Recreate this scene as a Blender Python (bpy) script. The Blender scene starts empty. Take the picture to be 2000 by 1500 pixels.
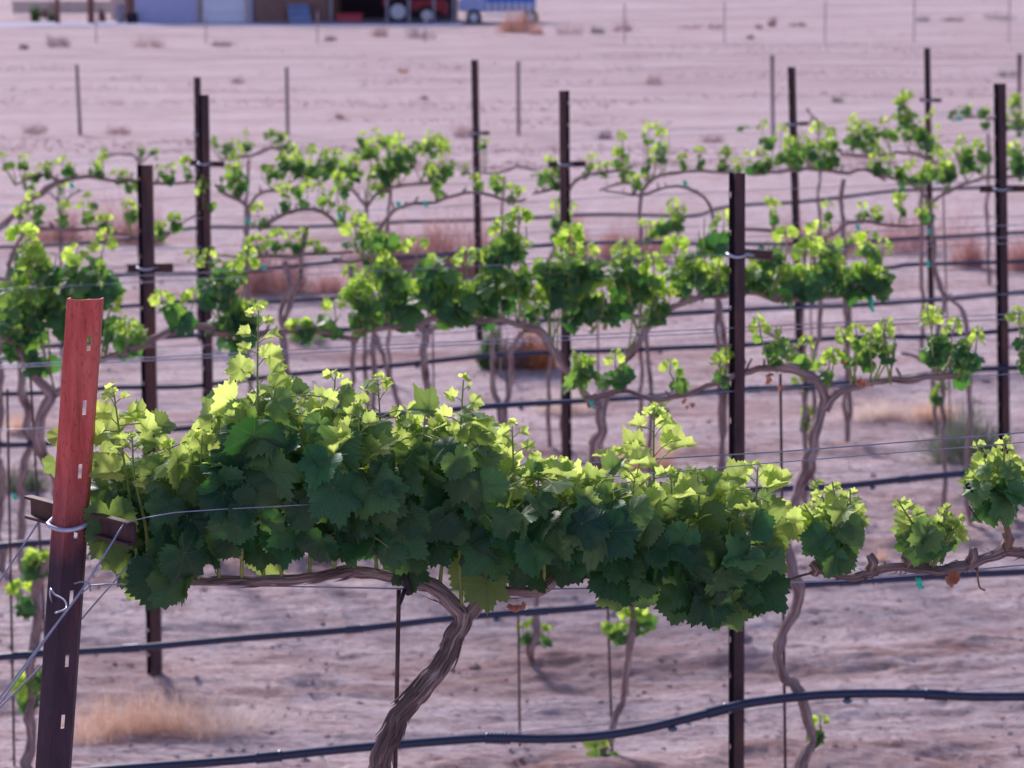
import bpy, math, random
import numpy as np
from mathutils import Vector, Matrix, noise
random.seed(7); rng = np.random.default_rng(7)
S = bpy.context.scene
COL = bpy.data.collections.new('scene'); S.collection.children.link(COL)
R_ = math.radians

# ------------------------------------------------------------------ camera model
F = 4250.0; HC = 2.57; YV = 134.0
PITCH = math.atan((750 - YV) / F)
cp, sp = math.cos(PITCH), math.sin(PITCH)
def ray(x, y):
    u = (x - 1000) / F; v = (y - 750) / F
    return (u, cp - v * sp, -sp - v * cp)
SLOPE = 0.14
ROW = dict(A=3.92, B=6.75, C=8.85, D=10.4, E=12.2, F=14.1, G=16.6, H=18.3, I=20.6, J=23.3)
def rp(row, x, y, off=0.0):
    """point of a trellis row (a vertical plane in the field)"""
    Y0 = ROW[row] if isinstance(row, str) else row
    sl = SLOPE if isinstance(row, str) else 0.0
    d = ray(x, y)
    t = (Y0 + off) / (d[1] - sl * d[0])
    return Vector((d[0] * t, d[1] * t, HC + d[2] * t))
def ppm(row):
    Y0 = ROW[row] if isinstance(row, str) else row
    return F / Y0
# ------------------------------------------------------------------ terrain
_k = [(-60, 0), (1.0, 0), (3.9, None, 2950), (6.9, None, 1740), (8.9, None, 1490), (10.3, None, 1340), (12.2, None, 1065), (14.1, None, 890),
      (16.6, None, 735), (18.3, None, 655), (20.6, None, 575), (23.3, None, 505), (30, None, 385), (45, None, 258), (62, None, 180), (85, None, 98), (120, None, 43),
      (150, None, 12)]
KY = []; KZ = []
for k in _k:
    KY.append(k[0])
    if len(k) == 2: KZ.append(k[1])
    else:
        d = ray(1000, k[2]); KZ.append(HC + d[2] / d[1] * k[0])
KY += [210, 600, 4000]; KZ += [KZ[-1] + 6.0, KZ[-1] + 40, KZ[-1] + 60]
KY = np.array(KY); KZ = np.array(KZ)
def base_z(Y):
    Y = np.asarray(Y, float)
    w = 0.6 + 0.04 * np.abs(Y)
    return (np.interp(Y - w, KY, KZ) + np.interp(Y, KY, KZ) * 2 + np.interp(Y + w, KY, KZ)) / 4
# cheap vector value noise
_P = rng.random((256, 256))
def vnoise(x, y):
    xi = np.floor(x).astype(int); yi = np.floor(y).astype(int); fx = x - xi; fy = y - yi
    fx = fx * fx * (3 - 2 * fx); fy = fy * fy * (3 - 2 * fy)
    a = _P[xi & 255, yi & 255]; b = _P[(xi + 1) & 255, yi & 255]; c = _P[xi & 255, (yi + 1) & 255]; d = _P[(xi + 1) & 255, (yi + 1) & 255]
    return (a * (1 - fx) + b * fx) * (1 - fy) + (c * (1 - fx) + d * fx) * fy - 0.5
def gz(X, Y):
    X = np.asarray(X, float); Y = np.asarray(Y, float)
    v = Y - SLOPE * X
    z = base_z(Y)
    fade = np.clip((45 - Y) / 25, 0.25, 1)
    for q in (8.8, 10.35, 12.15, 14.05):
        z = z + .035 * np.exp(-((v - q) / .16) ** 2) * (1 + 2.2 * vnoise(X * 3.3 + q, v * 6)) - .022 * np.exp(-((v - q + .30) / .12) ** 2)
    z = z + fade * (vnoise(X * .35, v * 1.3) * .09 + vnoise(X * .6 + 40, v * 3.1) * .04 + vnoise(X * 1.3 + 9, v * 9 + 5) * .026 + vnoise(X * 5 + 3, v * 19) * .016 + vnoise(X * 12 + 3, v * 34) * .011)
    z = z + np.clip(np.abs(vnoise(X * 16, v * 22)) - .2, 0, 1) * .03 * fade
    return z
def gzf(X, Y): return float(gz(np.array([X]), np.array([Y]))[0])

# ------------------------------------------------------------------ helpers
def obj(name, verts, faces, mat=None, parent=None, uv=None, smooth=True):
    me = bpy.data.meshes.new(name)
    me.from_pydata([tuple(v) for v in verts], [], faces)
    if uv is not None:
        l = me.uv_layers.new(name='UVMap')
        li = np.zeros(len(me.loops), dtype=np.int32); me.loops.foreach_get('vertex_index', li)
        l.data.foreach_set('uv', np.asarray(uv, np.float32)[li].ravel())
    if smooth: me.polygons.foreach_set('use_smooth', [True] * len(me.polygons))
    if mat: me.materials.append(mat)
    o = bpy.data.objects.new(name, me); COL.objects.link(o)
    if parent:
        o.parent = parent; o.matrix_parent_inverse = Matrix.Translation(-WL(parent))
    return o
def WL(o):
    v = Vector(o.location)
    if o.parent: v = v + 0 * v
    return v
def thing(name, label, cat, loc, group=None):
    o = bpy.data.objects.new(name, None); COL.objects.link(o); o.empty_display_size = .1
    o.location = loc; o['label'] = label; o['category'] = cat
    if group: o['group'] = group
    return o
def tag(o, label, cat, group=None, kind=None):
    o['label'] = label; o['category'] = cat
    if group: o['group'] = group
    if kind: o['kind'] = kind
    return o
class MB:
    def __init__(s): s.v = []; s.f = []; s.uv = []
    def add(s, v, f, uv=None):
        n = len(s.v); s.v += [tuple(p) for p in v]; s.f += [tuple(i + n for i in q) for q in f]
        s.uv += list(uv) if uv is not None else [(0, 0)] * len(v)
    def box(s, c, d, rz=0.0, M=None):
        x, y, z = d[0] / 2, d[1] / 2, d[2] / 2
        P = [Vector((a * x, b * y, e * z)) for a in (-1, 1) for b in (-1, 1) for e in (-1, 1)]
        R = M if M is not None else Matrix.Rotation(rz, 3, 'Z')
        s.add([R @ p + Vector(c) for p in P], [(0, 1, 3, 2), (4, 6, 7, 5), (0, 4, 5, 1), (2, 3, 7, 6), (0, 2, 6, 4), (1, 5, 7, 3)])
    def tube(s, pts, rad, n=8, cap=True, ridge=0.0, seed=0.0, rf=6, twist=0.0):
        pts = [Vector(p) for p in pts]
        if not hasattr(rad, '__len__'): rad = [rad] * len(pts)
        T = []
        for i in range(len(pts)):
            a = pts[max(i - 1, 0)]; b = pts[min(i + 1, len(pts) - 1)]; t = (b - a)
            T.append(t.normalized() if t.length > 1e-9 else Vector((0, 0, 1)))
        u = T[0].orthogonal().normalized(); L = 0
        V = []; UV = []
        for i, p in enumerate(pts):
            u = (u - T[i] * u.dot(T[i])); u = u.normalized() if u.length > 1e-6 else T[i].orthogonal().normalized()
            w = T[i].cross(u)
            if i: L += (p - pts[i - 1]).length
            for k in range(n):
                a = 2 * math.pi * k / n; r = rad[i]
                if ridge:
                    aa = a + twist * L
                    q = noise.noise(Vector((math.cos(aa) * rf / 2, math.sin(aa) * rf / 2, L * 9 + seed)))
                    q2 = noise.noise(Vector((math.cos(aa) * rf * 1.6, math.sin(aa) * rf * 1.6, L * 14 + seed + 9)))
                    q3 = noise.noise(Vector((math.cos(aa) , math.sin(aa) , L * 22 + seed + 30)))
                    r *= 1 + ridge * (1.0 * q + .8 * q2 + .8 * q3)
                V.append(p + u * (math.cos(a) * r) + w * (math.sin(a) * r)); UV.append((k / n, L))
        Fc = []
        for i in range(len(pts) - 1):
            for k in range(n):
                Fc.append((i * n + k, i * n + (k + 1) % n, (i + 1) * n + (k + 1) % n, (i + 1) * n + k))
        if cap:
            Fc.append(tuple(range(n - 1, -1, -1))); Fc.append(tuple(range((len(pts) - 1) * n, len(pts) * n)))
        s.add(V, Fc, UV)
    def build(s, name, mat, parent=None, smooth=True): return obj(name, s.v, s.f, mat, parent, s.uv, smooth)
def spline(P, R=None, step=0.02):
    """Catmull-Rom through world points; returns points and radii"""
    P = [Vector(p) for p in P]; n = len(P); out = []; ro = []
    for i in range(n - 1):
        p0 = P[i - 1] if i else P[0] * 2 - P[1]; p1, p2 = P[i], P[i + 1]; p3 = P[i + 2] if i + 2 < n else P[-1] * 2 - P[-2]
        m = max(2, int((p2 - p1).length / step))
        for k in range(m):
            t = k / m
            out.append(.5 * ((2 * p1) + (p2 - p0) * t + (2 * p0 - 5 * p1 + 4 * p2 - p3) * t * t + (3 * p1 - p0 - 3 * p2 + p3) * t ** 3))
            if R is not None: ro.append(R[i] * (1 - t) + R[i + 1] * t)
    out.append(P[-1])
    if R is not None: ro.append(R[-1])
    return (out, ro) if R is not None else out

# ------------------------------------------------------------------ materials
def new_mat(name):
    m = bpy.data.materials.new(name); m.use_nodes = True; nt = m.node_tree; nt.nodes.clear()
    o = nt.nodes.new('ShaderNodeOutputMaterial'); return m, nt, o
class NT:
    def __init__(s, nt): s.nt = nt
    def n(s, t, **kw):
        nd = s.nt.nodes.new(t)
        for k, v in kw.items(): setattr(nd, k, v)
        return nd
    def l(s, a, b): s.nt.links.new(a, b)
    def math(s, op, a, b=None, c=None, clamp=False):
        nd = s.n('ShaderNodeMath', operation=op); nd.use_clamp = clamp
        for i, q in enumerate((a, b, c)):
            if q is None: continue
            if isinstance(q, (int, float)): nd.inputs[i].default_value = q
            else: s.l(q, nd.inputs[i])
        return nd.outputs[0]
    def noise(s, vec, scale, detail=4, rough=.6, dist=0):
        nd = s.n('ShaderNodeTexNoise'); nd.inputs['Scale'].default_value = scale; nd.inputs['Detail'].default_value = detail
        nd.inputs['Roughness'].default_value = rough; nd.inputs['Distortion'].default_value = dist
        if vec is not None: s.l(vec, nd.inputs['Vector'])
        return nd.outputs['Fac']
    def ramp(s, fac, stops):
        nd = s.n('ShaderNodeValToRGB'); cr = nd.color_ramp
        while len(cr.elements) < len(stops): cr.elements.new(.5)
        for e, (p, c) in zip(cr.elements, stops): e.position = p; e.color = (*c, 1) if len(c) == 3 else c
        s.l(fac, nd.inputs[0]); return nd.outputs[0]
    def mix(s, fac, a, b, mode='MIX'):
        nd = s.n('ShaderNodeMix', data_type='RGBA', blend_type=mode)
        if isinstance(fac, (int, float)): nd.inputs[0].default_value = fac
        else: s.l(fac, nd.inputs[0])
        for i, q in ((6, a), (7, b)):
            if isinstance(q, tuple): nd.inputs[i].default_value = (*q, 1)
            else: s.l(q, nd.inputs[i])
        return nd.outputs[2]
    def mapping(s, vec, scale, loc=(0, 0, 0)):
        nd = s.n('ShaderNodeMapping'); nd.inputs['Scale'].default_value = scale; nd.inputs['Location'].default_value = loc
        s.l(vec, nd.inputs['Vector']); return nd.outputs[0]
    def bsdf(s, col, rough=.6, metal=0, spec=.4):
        b = s.n('ShaderNodeBsdfPrincipled')
        if isinstance(col, tuple): b.inputs['Base Color'].default_value = (*col, 1)
        else: s.l(col, b.inputs['Base Color'])
        if isinstance(rough, (int, float)): b.inputs['Roughness'].default_value = rough
        else: s.l(rough, b.inputs['Roughness'])
        b.inputs['Metallic'].default_value = metal; b.inputs['Specular IOR Level'].default_value = spec
        return b
    def bump(s, h, strength, dist, b):
        nd = s.n('ShaderNodeBump'); nd.inputs['Strength'].default_value = strength; nd.inputs['Distance'].default_value = dist
        s.l(h, nd.inputs['Height']); s.l(nd.outputs[0], b.inputs['Normal']); return nd

def simple(name, c, rough=.6, metal=0, var=.25, scale=12, spec=.4, bump=0.0, stretch=(1, 1, 1)):
    m, nt, o = new_mat(name); g = NT(nt)
    tc = g.n('ShaderNodeTexCoord').outputs['Object']
    f = g.noise(g.mapping(tc, stretch), scale, 6, .65)
    c1 = tuple(x * (1 - var) for x in c); c2 = tuple(min(1, x * (1 + var)) for x in c)
    b = g.bsdf(g.ramp(f, [(.3, c1), (.7, c2)]), rough, metal, spec)
    if bump: g.bump(f, .6, bump, b)
    g.l(b.outputs[0], o.inputs[0]); return m

def soil_mat():
    m, nt, o = new_mat('soil'); g = NT(nt)
    pos = g.n('ShaderNodeNewGeometry').outputs['Position']
    big = g.noise(g.mapping(pos, (.35, .9, .3)), 1.0, 5, .6)
    mid = g.noise(g.mapping(pos, (1.1, 3.2, 1)), 2.2, 6, .65, .6)
    fine = g.noise(g.mapping(pos, (1, 1.8, 1)), 22, 8, .72)
    grit = g.noise(pos, 90, 3, .6)
    base = g.ramp(mid, [(.30, (.46, .32, .35)), (.43, (.72, .535, .56)), (.62, (.90, .73, .77))])
    c = g.mix(g.math('MULTIPLY', g.ramp(fine, [(.36, (1, 1, 1)), (.5, (0, 0, 0))]), .65), base, (.30, .175, .18))
    c = g.mix(g.ramp(big, [(.52, (0, 0, 0)), (.66, (.6, .6, .6))]), c, (.50, .27, .24))
    streak = g.noise(g.mapping(pos, (1.6, 11, 1), (2, 5, 0)), 2.4, 7, .72, .4)
    c = g.mix(g.ramp(streak, [(.36, (.6, .6, .6)), (.50, (0, 0, 0))]), c, (.40, .25, .25))
    c = g.mix(g.ramp(streak, [(.54, (0, 0, 0)), (.68, (.55, .55, .55))]), c, (.86, .74, .80))
    sx0 = g.n('ShaderNodeSeparateXYZ'); g.l(pos, sx0.inputs[0]); vv = g.math('MULTIPLY_ADD', sx0.outputs[0], -SLOPE, sx0.outputs[1])
    berm = None
    for q in (8.72, 10.25, 12.05, 14.0):
        k_ = g.math('SUBTRACT', 1, g.math('DIVIDE', g.math('ABSOLUTE', g.math('SUBTRACT', vv, q)), .34), clamp=True); berm = k_ if berm is None else g.math('MAXIMUM', berm, k_)
    bn = g.noise(g.mapping(pos, (1.3, 5, 1), (5, 5, 0)), 1.7, 6, .7, .5)
    c = g.mix(g.math('MULTIPLY', berm, g.ramp(bn, [(.46, (0, 0, 0)), (.60, (.7, .7, .7))])), c, (.38, .19, .16))
    # pale straw litter and stones
    st = g.n('ShaderNodeTexVoronoi'); st.inputs['Scale'].default_value = 16; g.l(g.mapping(pos, (1, .6, 1)), st.inputs['Vector'])
    c = g.mix(g.math('MULTIPLY', g.math('LESS_THAN', st.outputs['Distance'], .10), g.math('GREATER_THAN', fine, .52)), c, (.68, .56, .60))
    # far field blends into its own banded, mottled colours
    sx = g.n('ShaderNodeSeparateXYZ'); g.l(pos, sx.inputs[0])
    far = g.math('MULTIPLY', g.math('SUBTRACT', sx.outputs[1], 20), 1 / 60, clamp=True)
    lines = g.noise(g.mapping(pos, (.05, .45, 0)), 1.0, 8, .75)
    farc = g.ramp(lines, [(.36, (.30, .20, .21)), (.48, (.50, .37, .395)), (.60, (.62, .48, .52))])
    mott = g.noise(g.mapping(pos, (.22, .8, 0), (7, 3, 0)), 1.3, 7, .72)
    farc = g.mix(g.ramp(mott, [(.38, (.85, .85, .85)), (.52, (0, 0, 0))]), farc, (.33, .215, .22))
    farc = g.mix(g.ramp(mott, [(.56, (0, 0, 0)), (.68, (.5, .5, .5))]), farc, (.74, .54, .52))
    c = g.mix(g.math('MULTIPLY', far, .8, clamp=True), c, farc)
    b = g.bsdf(c, .95, 0, .15)
    h = g.math('ADD', g.math('ADD', g.math('MULTIPLY', streak, 1.6), fine), g.math('MULTIPLY', grit, .35))
    g.bump(h, .9, .045, b)
    g.l(b.outputs[0], o.inputs[0]); return m

def bark_mat():
    m, nt, o = new_mat('bark'); g = NT(nt)
    uv = g.n('ShaderNodeUVMap').outputs[0]
    f1 = g.noise(g.mapping(uv, (14, 9, 1)), 1.0, 7, .7, .5)
    f2 = g.noise(g.mapping(uv, (40, 16, 1), (3, 3, 0)), 1.0, 4, .6, .3)
    f3 = g.noise(g.mapping(uv, (2, 7, 1), (8, 1, 0)), 1.0, 3, .5)
    c = g.ramp(f1, [(.34, (.06, .03, .034)), (.44, (.26, .15, .15)), (.54, (.48, .33, .32)), (.68, (.74, .58, .57))])
    c = g.mix(g.ramp(f3, [(.45, (0, 0, 0)), (.7, (.6, .6, .6))]), c, (.40, .31, .34), 'MIX')
    c = g.mix(g.ramp(f2, [(.30, (.8, .8, .8)), (.44, (0, 0, 0))]), c, (.06, .035, .035))
    b = g.bsdf(c, .9, 0, .2)
    g.bump(g.math('ADD', f1, g.math('MULTIPLY', f2, .6)), .9, .012, b)
    g.l(b.outputs[0], o.inputs[0]); return m

def leaf_mat(name, dark=(.012, .058, .036), mid=(.070, .235, .095), young=(.27, .42, .13), tdark=(.035, .14, .010), tyoung=(.84, .98, .24), tw=.42, sheen=.34):
    m, nt, o = new_mat(name); g = NT(nt)
    at = g.n('ShaderNodeAttribute', attribute_name='lc'); sep = g.n('ShaderNodeSeparateColor'); g.l(at.outputs['Color'], sep.inputs[0])
    youth, rnd = sep.outputs[0], sep.outputs[1]
    uvn = g.n('ShaderNodeUVMap').outputs[0]; s2 = g.n('ShaderNodeSeparateXYZ'); g.l(uvn, s2.inputs[0])
    u, v = s2.outputs[0], s2.outputs[1]
    r = g.math('SQRT', g.math('ADD', g.math('MULTIPLY', u, u), g.math('MULTIPLY', v, v)))
    ang = g.math('ARCTAN2', u, v)
    fold = g.math('PINGPONG', ang, R_(25.5))
    dist = g.math('MULTIPLY', r, g.math('SINE', fold))
    wdt = g.math('MULTIPLY_ADD', r, -.010, .021)
    vein = g.math('SUBTRACT', 1, g.math('DIVIDE', dist, wdt), clamp=True)
    sec = g.math('PINGPONG', g.math('SUBTRACT', g.math('MULTIPLY', r, 5.5), g.math('MULTIPLY', fold, 5.0)), .5)
    sec = g.math('MULTIPLY', g.math('SUBTRACT', 1, g.math('MULTIPLY', sec, 11), clamp=True), .45)
    vn = g.math('MAXIMUM', vein, sec)
    n1 = g.noise(g.n('ShaderNodeTexCoord').outputs['Object'], 45, 4, .6)
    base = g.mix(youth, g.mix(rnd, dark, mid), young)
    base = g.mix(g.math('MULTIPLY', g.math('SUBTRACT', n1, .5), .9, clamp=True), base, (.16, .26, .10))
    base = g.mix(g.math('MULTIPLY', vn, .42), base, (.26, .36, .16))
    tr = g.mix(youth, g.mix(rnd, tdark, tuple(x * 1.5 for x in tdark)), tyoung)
    tr = g.mix(g.math('MULTIPLY', vn, .45), tr, (.10, .20, .02))
    b = g.bsdf(base, .44, 0, sheen)
    b.inputs['Sheen Weight'].default_value = .03
    hb = g.math('SUBTRACT', g.math('MULTIPLY', n1, .4), g.math('MULTIPLY', vn, .8))
    bp = g.bump(hb, .7, .0035, b)
    t = g.n('ShaderNodeBsdfTranslucent'); g.l(tr, t.inputs[0])
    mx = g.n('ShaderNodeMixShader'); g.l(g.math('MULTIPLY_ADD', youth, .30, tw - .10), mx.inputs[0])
    g.l(b.outputs[0], mx.inputs[1]); g.l(t.outputs[0], mx.inputs[2]); g.l(mx.outputs[0], o.inputs[0]); return m

def post_mat(name, kind):
    m, nt, o = new_mat(name); g = NT(nt)
    geo = g.n('ShaderNodeNewGeometry').outputs['Position']; tc = g.n('ShaderNodeTexCoord').outputs['Object']
    n1 = g.noise(g.mapping(tc, (30, 30, 6)), 1, 6, .65); n2 = g.noise(g.mapping(tc, (160, 160, 60)), 1, 4, .7)
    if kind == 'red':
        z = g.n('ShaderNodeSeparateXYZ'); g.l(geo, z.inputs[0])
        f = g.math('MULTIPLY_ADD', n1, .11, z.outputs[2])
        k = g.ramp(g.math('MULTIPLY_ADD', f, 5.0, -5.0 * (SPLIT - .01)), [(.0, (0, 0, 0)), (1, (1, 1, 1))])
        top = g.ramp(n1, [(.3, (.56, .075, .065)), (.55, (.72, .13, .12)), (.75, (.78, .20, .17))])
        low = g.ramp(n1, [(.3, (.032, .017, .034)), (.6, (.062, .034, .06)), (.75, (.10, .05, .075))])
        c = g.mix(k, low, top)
        c = g.mix(g.ramp(n2, [(.56, (0, 0, 0)), (.70, (.7, .7, .7))]), c, (.09, .03, .03))
        n3 = g.noise(g.mapping(tc, (40, 40, 3.5)), 1, 6, .75)
        c = g.mix(g.ramp(n3, [(.54, (0, 0, 0)), (.66, (.5, .5, .5))]), c, (.17, .05, .04))
    else:
        c = g.ramp(n1, [(.3, (.040, .020, .028)), (.6, (.078, .040, .052)), (.8, (.14, .06, .06))])
        n3 = g.noise(g.mapping(tc, (9, 9, 3)), 1, 5, .7)
        c = g.mix(g.ramp(n3, [(.5, (0, 0, 0)), (.68, (.7, .7, .7))]), c, (.16, .065, .045))
        c = g.mix(g.ramp(n2, [(.6, (0, 0, 0)), (.75, (.6, .6, .6))]), c, (.13, .06, .05))
    b = g.bsdf(c, .62, .15, .35); g.bump(n2, .4, .002, b)
    g.l(b.outputs[0], o.inputs[0]); return m

def strand_mat(name, c1, c2, tr=.3):
    m, nt, o = new_mat(name); g = NT(nt)
    oi = g.n('ShaderNodeTexCoord').outputs['Object']
    f = g.noise(oi, 14, 3, .6)
    c = g.ramp(f, [(.3, c1), (.7, c2)])
    b = g.bsdf(c, .8, 0, .2); t = g.n('ShaderNodeBsdfTranslucent'); g.l(c, t.inputs[0])
    mx = g.n('ShaderNodeMixShader'); mx.inputs[0].default_value = tr
    g.l(b.outputs[0], mx.inputs[1]); g.l(t.outputs[0], mx.inputs[2]); g.l(mx.outputs[0], o.inputs[0]); return m

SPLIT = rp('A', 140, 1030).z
M = dict(
    soil=soil_mat(), bark=bark_mat(), leafA=leaf_mat('leaf_near'),
    leafB=leaf_mat('leaf_mid', dark=(.022, .085, .055), mid=(.065, .18, .085), young=(.25, .42, .13), tdark=(.07, .24, .02), tyoung=(.76, .98, .15), tw=.50),
    red=post_mat('red_rust', 'red'), post=post_mat('dark_rust', 'dark'), post_shade=simple('shaded_post_face', (.018, .009, .020), .8, 0, .4, 40),  # last one: near-black for left post faces, shade put into the colour
    pipe=simple('black_pipe', (.012, .016, .060), .36, 0, .3, 20, .6),
    wire=simple('galvanised', (.30, .31, .42), .42, .6, .2, 30),
    clip=simple('bright_wire', (.50, .53, .66), .35, .6, .15, 30),
    stake=simple('rusty_rod', (.10, .055, .06), .8, .1, .4, 40),
    green=simple('young_stem', (.26, .30, .10), .6, 0, .3, 30),
    cane=simple('brown_cane', (.25, .13, .09), .8, 0, .35, 40, bump=.002),
    tie=simple('turquoise_tape', (.03, .62, .46), .45, 0, .15, 20),
    btie=simple('black_tape', (.012, .010, .018), .6, 0, .2, 20),
    dead=strand_mat('dead_leaf', (.36, .12, .08), (.56, .27, .19), .3),
    drop=simple('emitter_cap', (.10, .13, .20), .3, 0, .3, 20, .6),
    grass=strand_mat('straw', (.74, .49, .37), (.88, .68, .56), .4),
    grass2=strand_mat('straw_pale', (.76, .61, .54), (.88, .76, .70), .4),
    brush=strand_mat('red_brush', (.48, .25, .23), (.72, .46, .43), .3),
    weed=strand_mat('weed_green', (.13, .17, .12), (.27, .30, .22), .3),
    gbush=strand_mat('bush_green', (.06, .15, .05), (.16, .27, .10), .3),
    obush=strand_mat('bush_orange', (.40, .16, .06), (.58, .28, .14), .3),
    fdark=strand_mat('far_weed_dark', (.24, .16, .19), (.36, .25, .28), .2), fbrush=strand_mat('far_weed_dry', (.46, .30, .30), (.60, .42, .42), .2), forange=strand_mat('far_weed_orange', (.56, .30, .22), (.70, .42, .34), .2), fweed=strand_mat('far_weed_green', (.24, .24, .22), (.38, .35, .32), .2),
    dbush=strand_mat('bush_dark', (.16, .10, .11), (.30, .20, .20), .2),
)

# ------------------------------------------------------------------ ground
def ground():
    ys = np.concatenate([np.linspace(-60, 1, 25), np.linspace(1.5, 6.8, 45), np.linspace(6.83, 14, 430), np.linspace(14.04, 26, 260), np.geomspace(26.1, 170, 170), np.geomspace(175, 4000, 30)])
    us = np.concatenate([-np.geomspace(3.0, .31, 18), np.linspace(-.30, .30, 420), np.geomspace(.31, 3.0, 18)])
    Yg, Ug = np.meshgrid(ys, us, indexing='ij')
    Xg = Ug * np.sqrt(Yg ** 2 + 9)
    Zg = gz(Xg, Yg)
    n, mth = Yg.shape
    V = np.stack([Xg, Yg, Zg], -1).reshape(-1, 3).astype(np.float32)
    i = np.arange(n - 1)[:, None] * mth + np.arange(mth - 1)[None, :]
    Q = np.stack([i, i + 1, i + mth + 1, i + mth], -1).reshape(-1, 4).astype(np.int32)
    me = bpy.data.meshes.new('ground'); me.vertices.add(len(V)); me.vertices.foreach_set('co', V.ravel())
    me.loops.add(Q.size); me.loops.foreach_set('vertex_index', Q.ravel())
    me.polygons.add(len(Q)); me.polygons.foreach_set('loop_start', np.arange(0, Q.size, 4, dtype=np.int32)); me.polygons.foreach_set('loop_total', np.full(len(Q), 4, np.int32))
    me.polygons.foreach_set('use_smooth', np.ones(len(Q), bool)); me.update(); me.validate()
    me.materials.append(M['soil'])
    o = bpy.data.objects.new('ground', me); COL.objects.link(o); tag(o, 'pinkish bare vineyard soil with shallow furrows and clods', 'ground', kind='structure')
ground()

# ------------------------------------------------------------------ leaves
TH = np.array([0, 14, 27, 40, 52, 64, 79, 93, 108, 124, 140, 156, 170, 180.])
RL = np.array([1.0, .80, .58, .76, .93, .74, .56, .70, .76, .64, .60, .52, .34, .08])
RR = np.array([1.0, .90, .83, .88, .93, .86, .78, .80, .80, .72, .66, .60, .44, .12])
def leaf_tpl(n, rings, lob, ser, cup, fold, wave, seed):
    r_ = np.random.default_rng(seed)
    th = np.linspace(-180, 180, n, endpoint=False) + 180 / n
    R = (RL * lob + RR * (1 - lob)); rad = np.interp(np.abs(th), TH, R)
    if ser: rad = rad * (1 + ser * np.where(np.arange(n) % 2 == 0, 1, -1) * r_.uniform(.5, 1.3, n)) * (1 + r_.normal(0, .02, n))
    t = np.radians(th); V = [(0, 0, 0)]; 
    for k in rings:
        for a, r in zip(t, rad):
            x = math.sin(a) * r * k; y = math.cos(a) * r * k
            V.append((x, y, 0))
    V = np.array(V, float)
    r = np.hypot(V[:, 0], V[:, 1]); a = np.arctan2(V[:, 0], V[:, 1])
    ph = r_.uniform(0, 6.28, 3)
    z = -cup * r ** 2 + fold * np.abs(V[:, 0]) - .10 * np.cos(a / R_(51) * 2 * math.pi) * -1 * .28 * r * (r > .1)
    z += wave * r ** 2 * (np.sin(a * 3 + ph[0]) + .6 * np.sin(a * 5 + ph[1])) - .10 * np.clip(V[:, 1], 0, 1) ** 2
    uv = V[:, :2].copy(); V[:, 2] = z
    Fs = []
    for k in range(n): Fs.append((0, 1 + (k + 1) % n, 1 + k))
    for q in range(len(rings) - 1):
        b0 = 1 + q * n; b1 = b0 + n
        for k in range(n):
            k2 = (k + 1) % n
            Fs += [(b0 + k, b0 + k2, b1 + k2), (b0 + k, b1 + k2, b1 + k)]
    return V, np.array(Fs, np.int32), uv
TA = [leaf_tpl(60, (.35, .7, 1.0), random.uniform(0, .85), .065, random.uniform(-.1, .7), random.uniform(-.25, .6), random.uniform(.08, .30), i) for i in range(14)]
TY = [leaf_tpl(44, (.5, 1.0), random.uniform(.3, 1.0), .08, random.uniform(-.2, .3), random.uniform(.4, .95), random.uniform(.1, .2), 50 + i) for i in range(6)]
TM = [leaf_tpl(30, (.55, 1.0), random.uniform(.1, 1.1), .05, random.uniform(.0, .4), random.uniform(-.1, .5), random.uniform(.08, .2), 90 + i) for i in range(8)]
TF = [leaf_tpl(14, (1.0,), random.uniform(.3, 1.1), .0, random.uniform(.0, .5), random.uniform(-.1, .6), .15, 130 + i) for i in range(6)]
class LB:
    def __init__(s): s.V = []; s.F = []; s.U = []; s.C = []; s.n = 0
    def add(s, tpl, pos, nrm, tip, size, youth, rnd):
        V, Fc, uv = tpl
        n = Vector(nrm).normalized(); t = Vector(tip); t = t - n * t.dot(n)
        if t.length < 1e-4: t = n.orthogonal()
        t.normalize(); x = t.cross(n)
        Mx = np.array([x, t, n])
        W = (V * size) @ Mx + np.array(pos)
        s.V.append(W); s.F.append(Fc + s.n); s.U.append(uv); s.C.append(np.tile([youth, rnd, 0, 1], (len(V), 1))); s.n += len(V)
    def build(s, name, mat, parent):
        V = np.concatenate(s.V); Fc = np.concatenate(s.F); U = np.concatenate(s.U); C = np.concatenate(s.C)
        me = bpy.data.meshes.new(name); me.vertices.add(len(V)); me.vertices.foreach_set('co', V.astype(np.float32).ravel())
        me.loops.add(Fc.size); me.loops.foreach_set('vertex_index', Fc.astype(np.int32).ravel())
        me.polygons.add(len(Fc)); me.polygons.foreach_set('loop_start', np.arange(0, Fc.size, 3, dtype=np.int32)); me.polygons.foreach_set('loop_total', np.full(len(Fc), 3, np.int32))
        me.polygons.foreach_set('use_smooth', np.ones(len(Fc), bool)); me.update()
        l = me.uv_layers.new(name='UVMap'); l.data.foreach_set('uv', U[Fc.ravel()].astype(np.float32).ravel())
        a = me.color_attributes.new('lc', 'FLOAT_COLOR', 'POINT'); a.data.foreach_set('color', C.astype(np.float32).ravel())
        me.materials.append(mat)
        o = bpy.data.objects.new(name, me); COL.objects.link(o)
        if parent:
            o.parent = parent; o.matrix_parent_inverse = Matrix.Translation(-PW(parent))
        return o
def PW(o):
    """world position of a parent before depsgraph evaluation (parts carry no transform of their own)"""
    while o.parent is not None: o = o.parent
    return Vector(o.location) if o.type == 'EMPTY' else Vector((0, 0, 0))
def WL(o): return PW(o) if o.type == 'EMPTY' else Vector((0, 0, 0))
def _fix_parent(o, parent):
    o.parent = parent
    o.matrix_parent_inverse = Matrix.Translation(-Vector(parent.location)) if parent.type == 'EMPTY' else Matrix.Identity(4)
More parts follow.
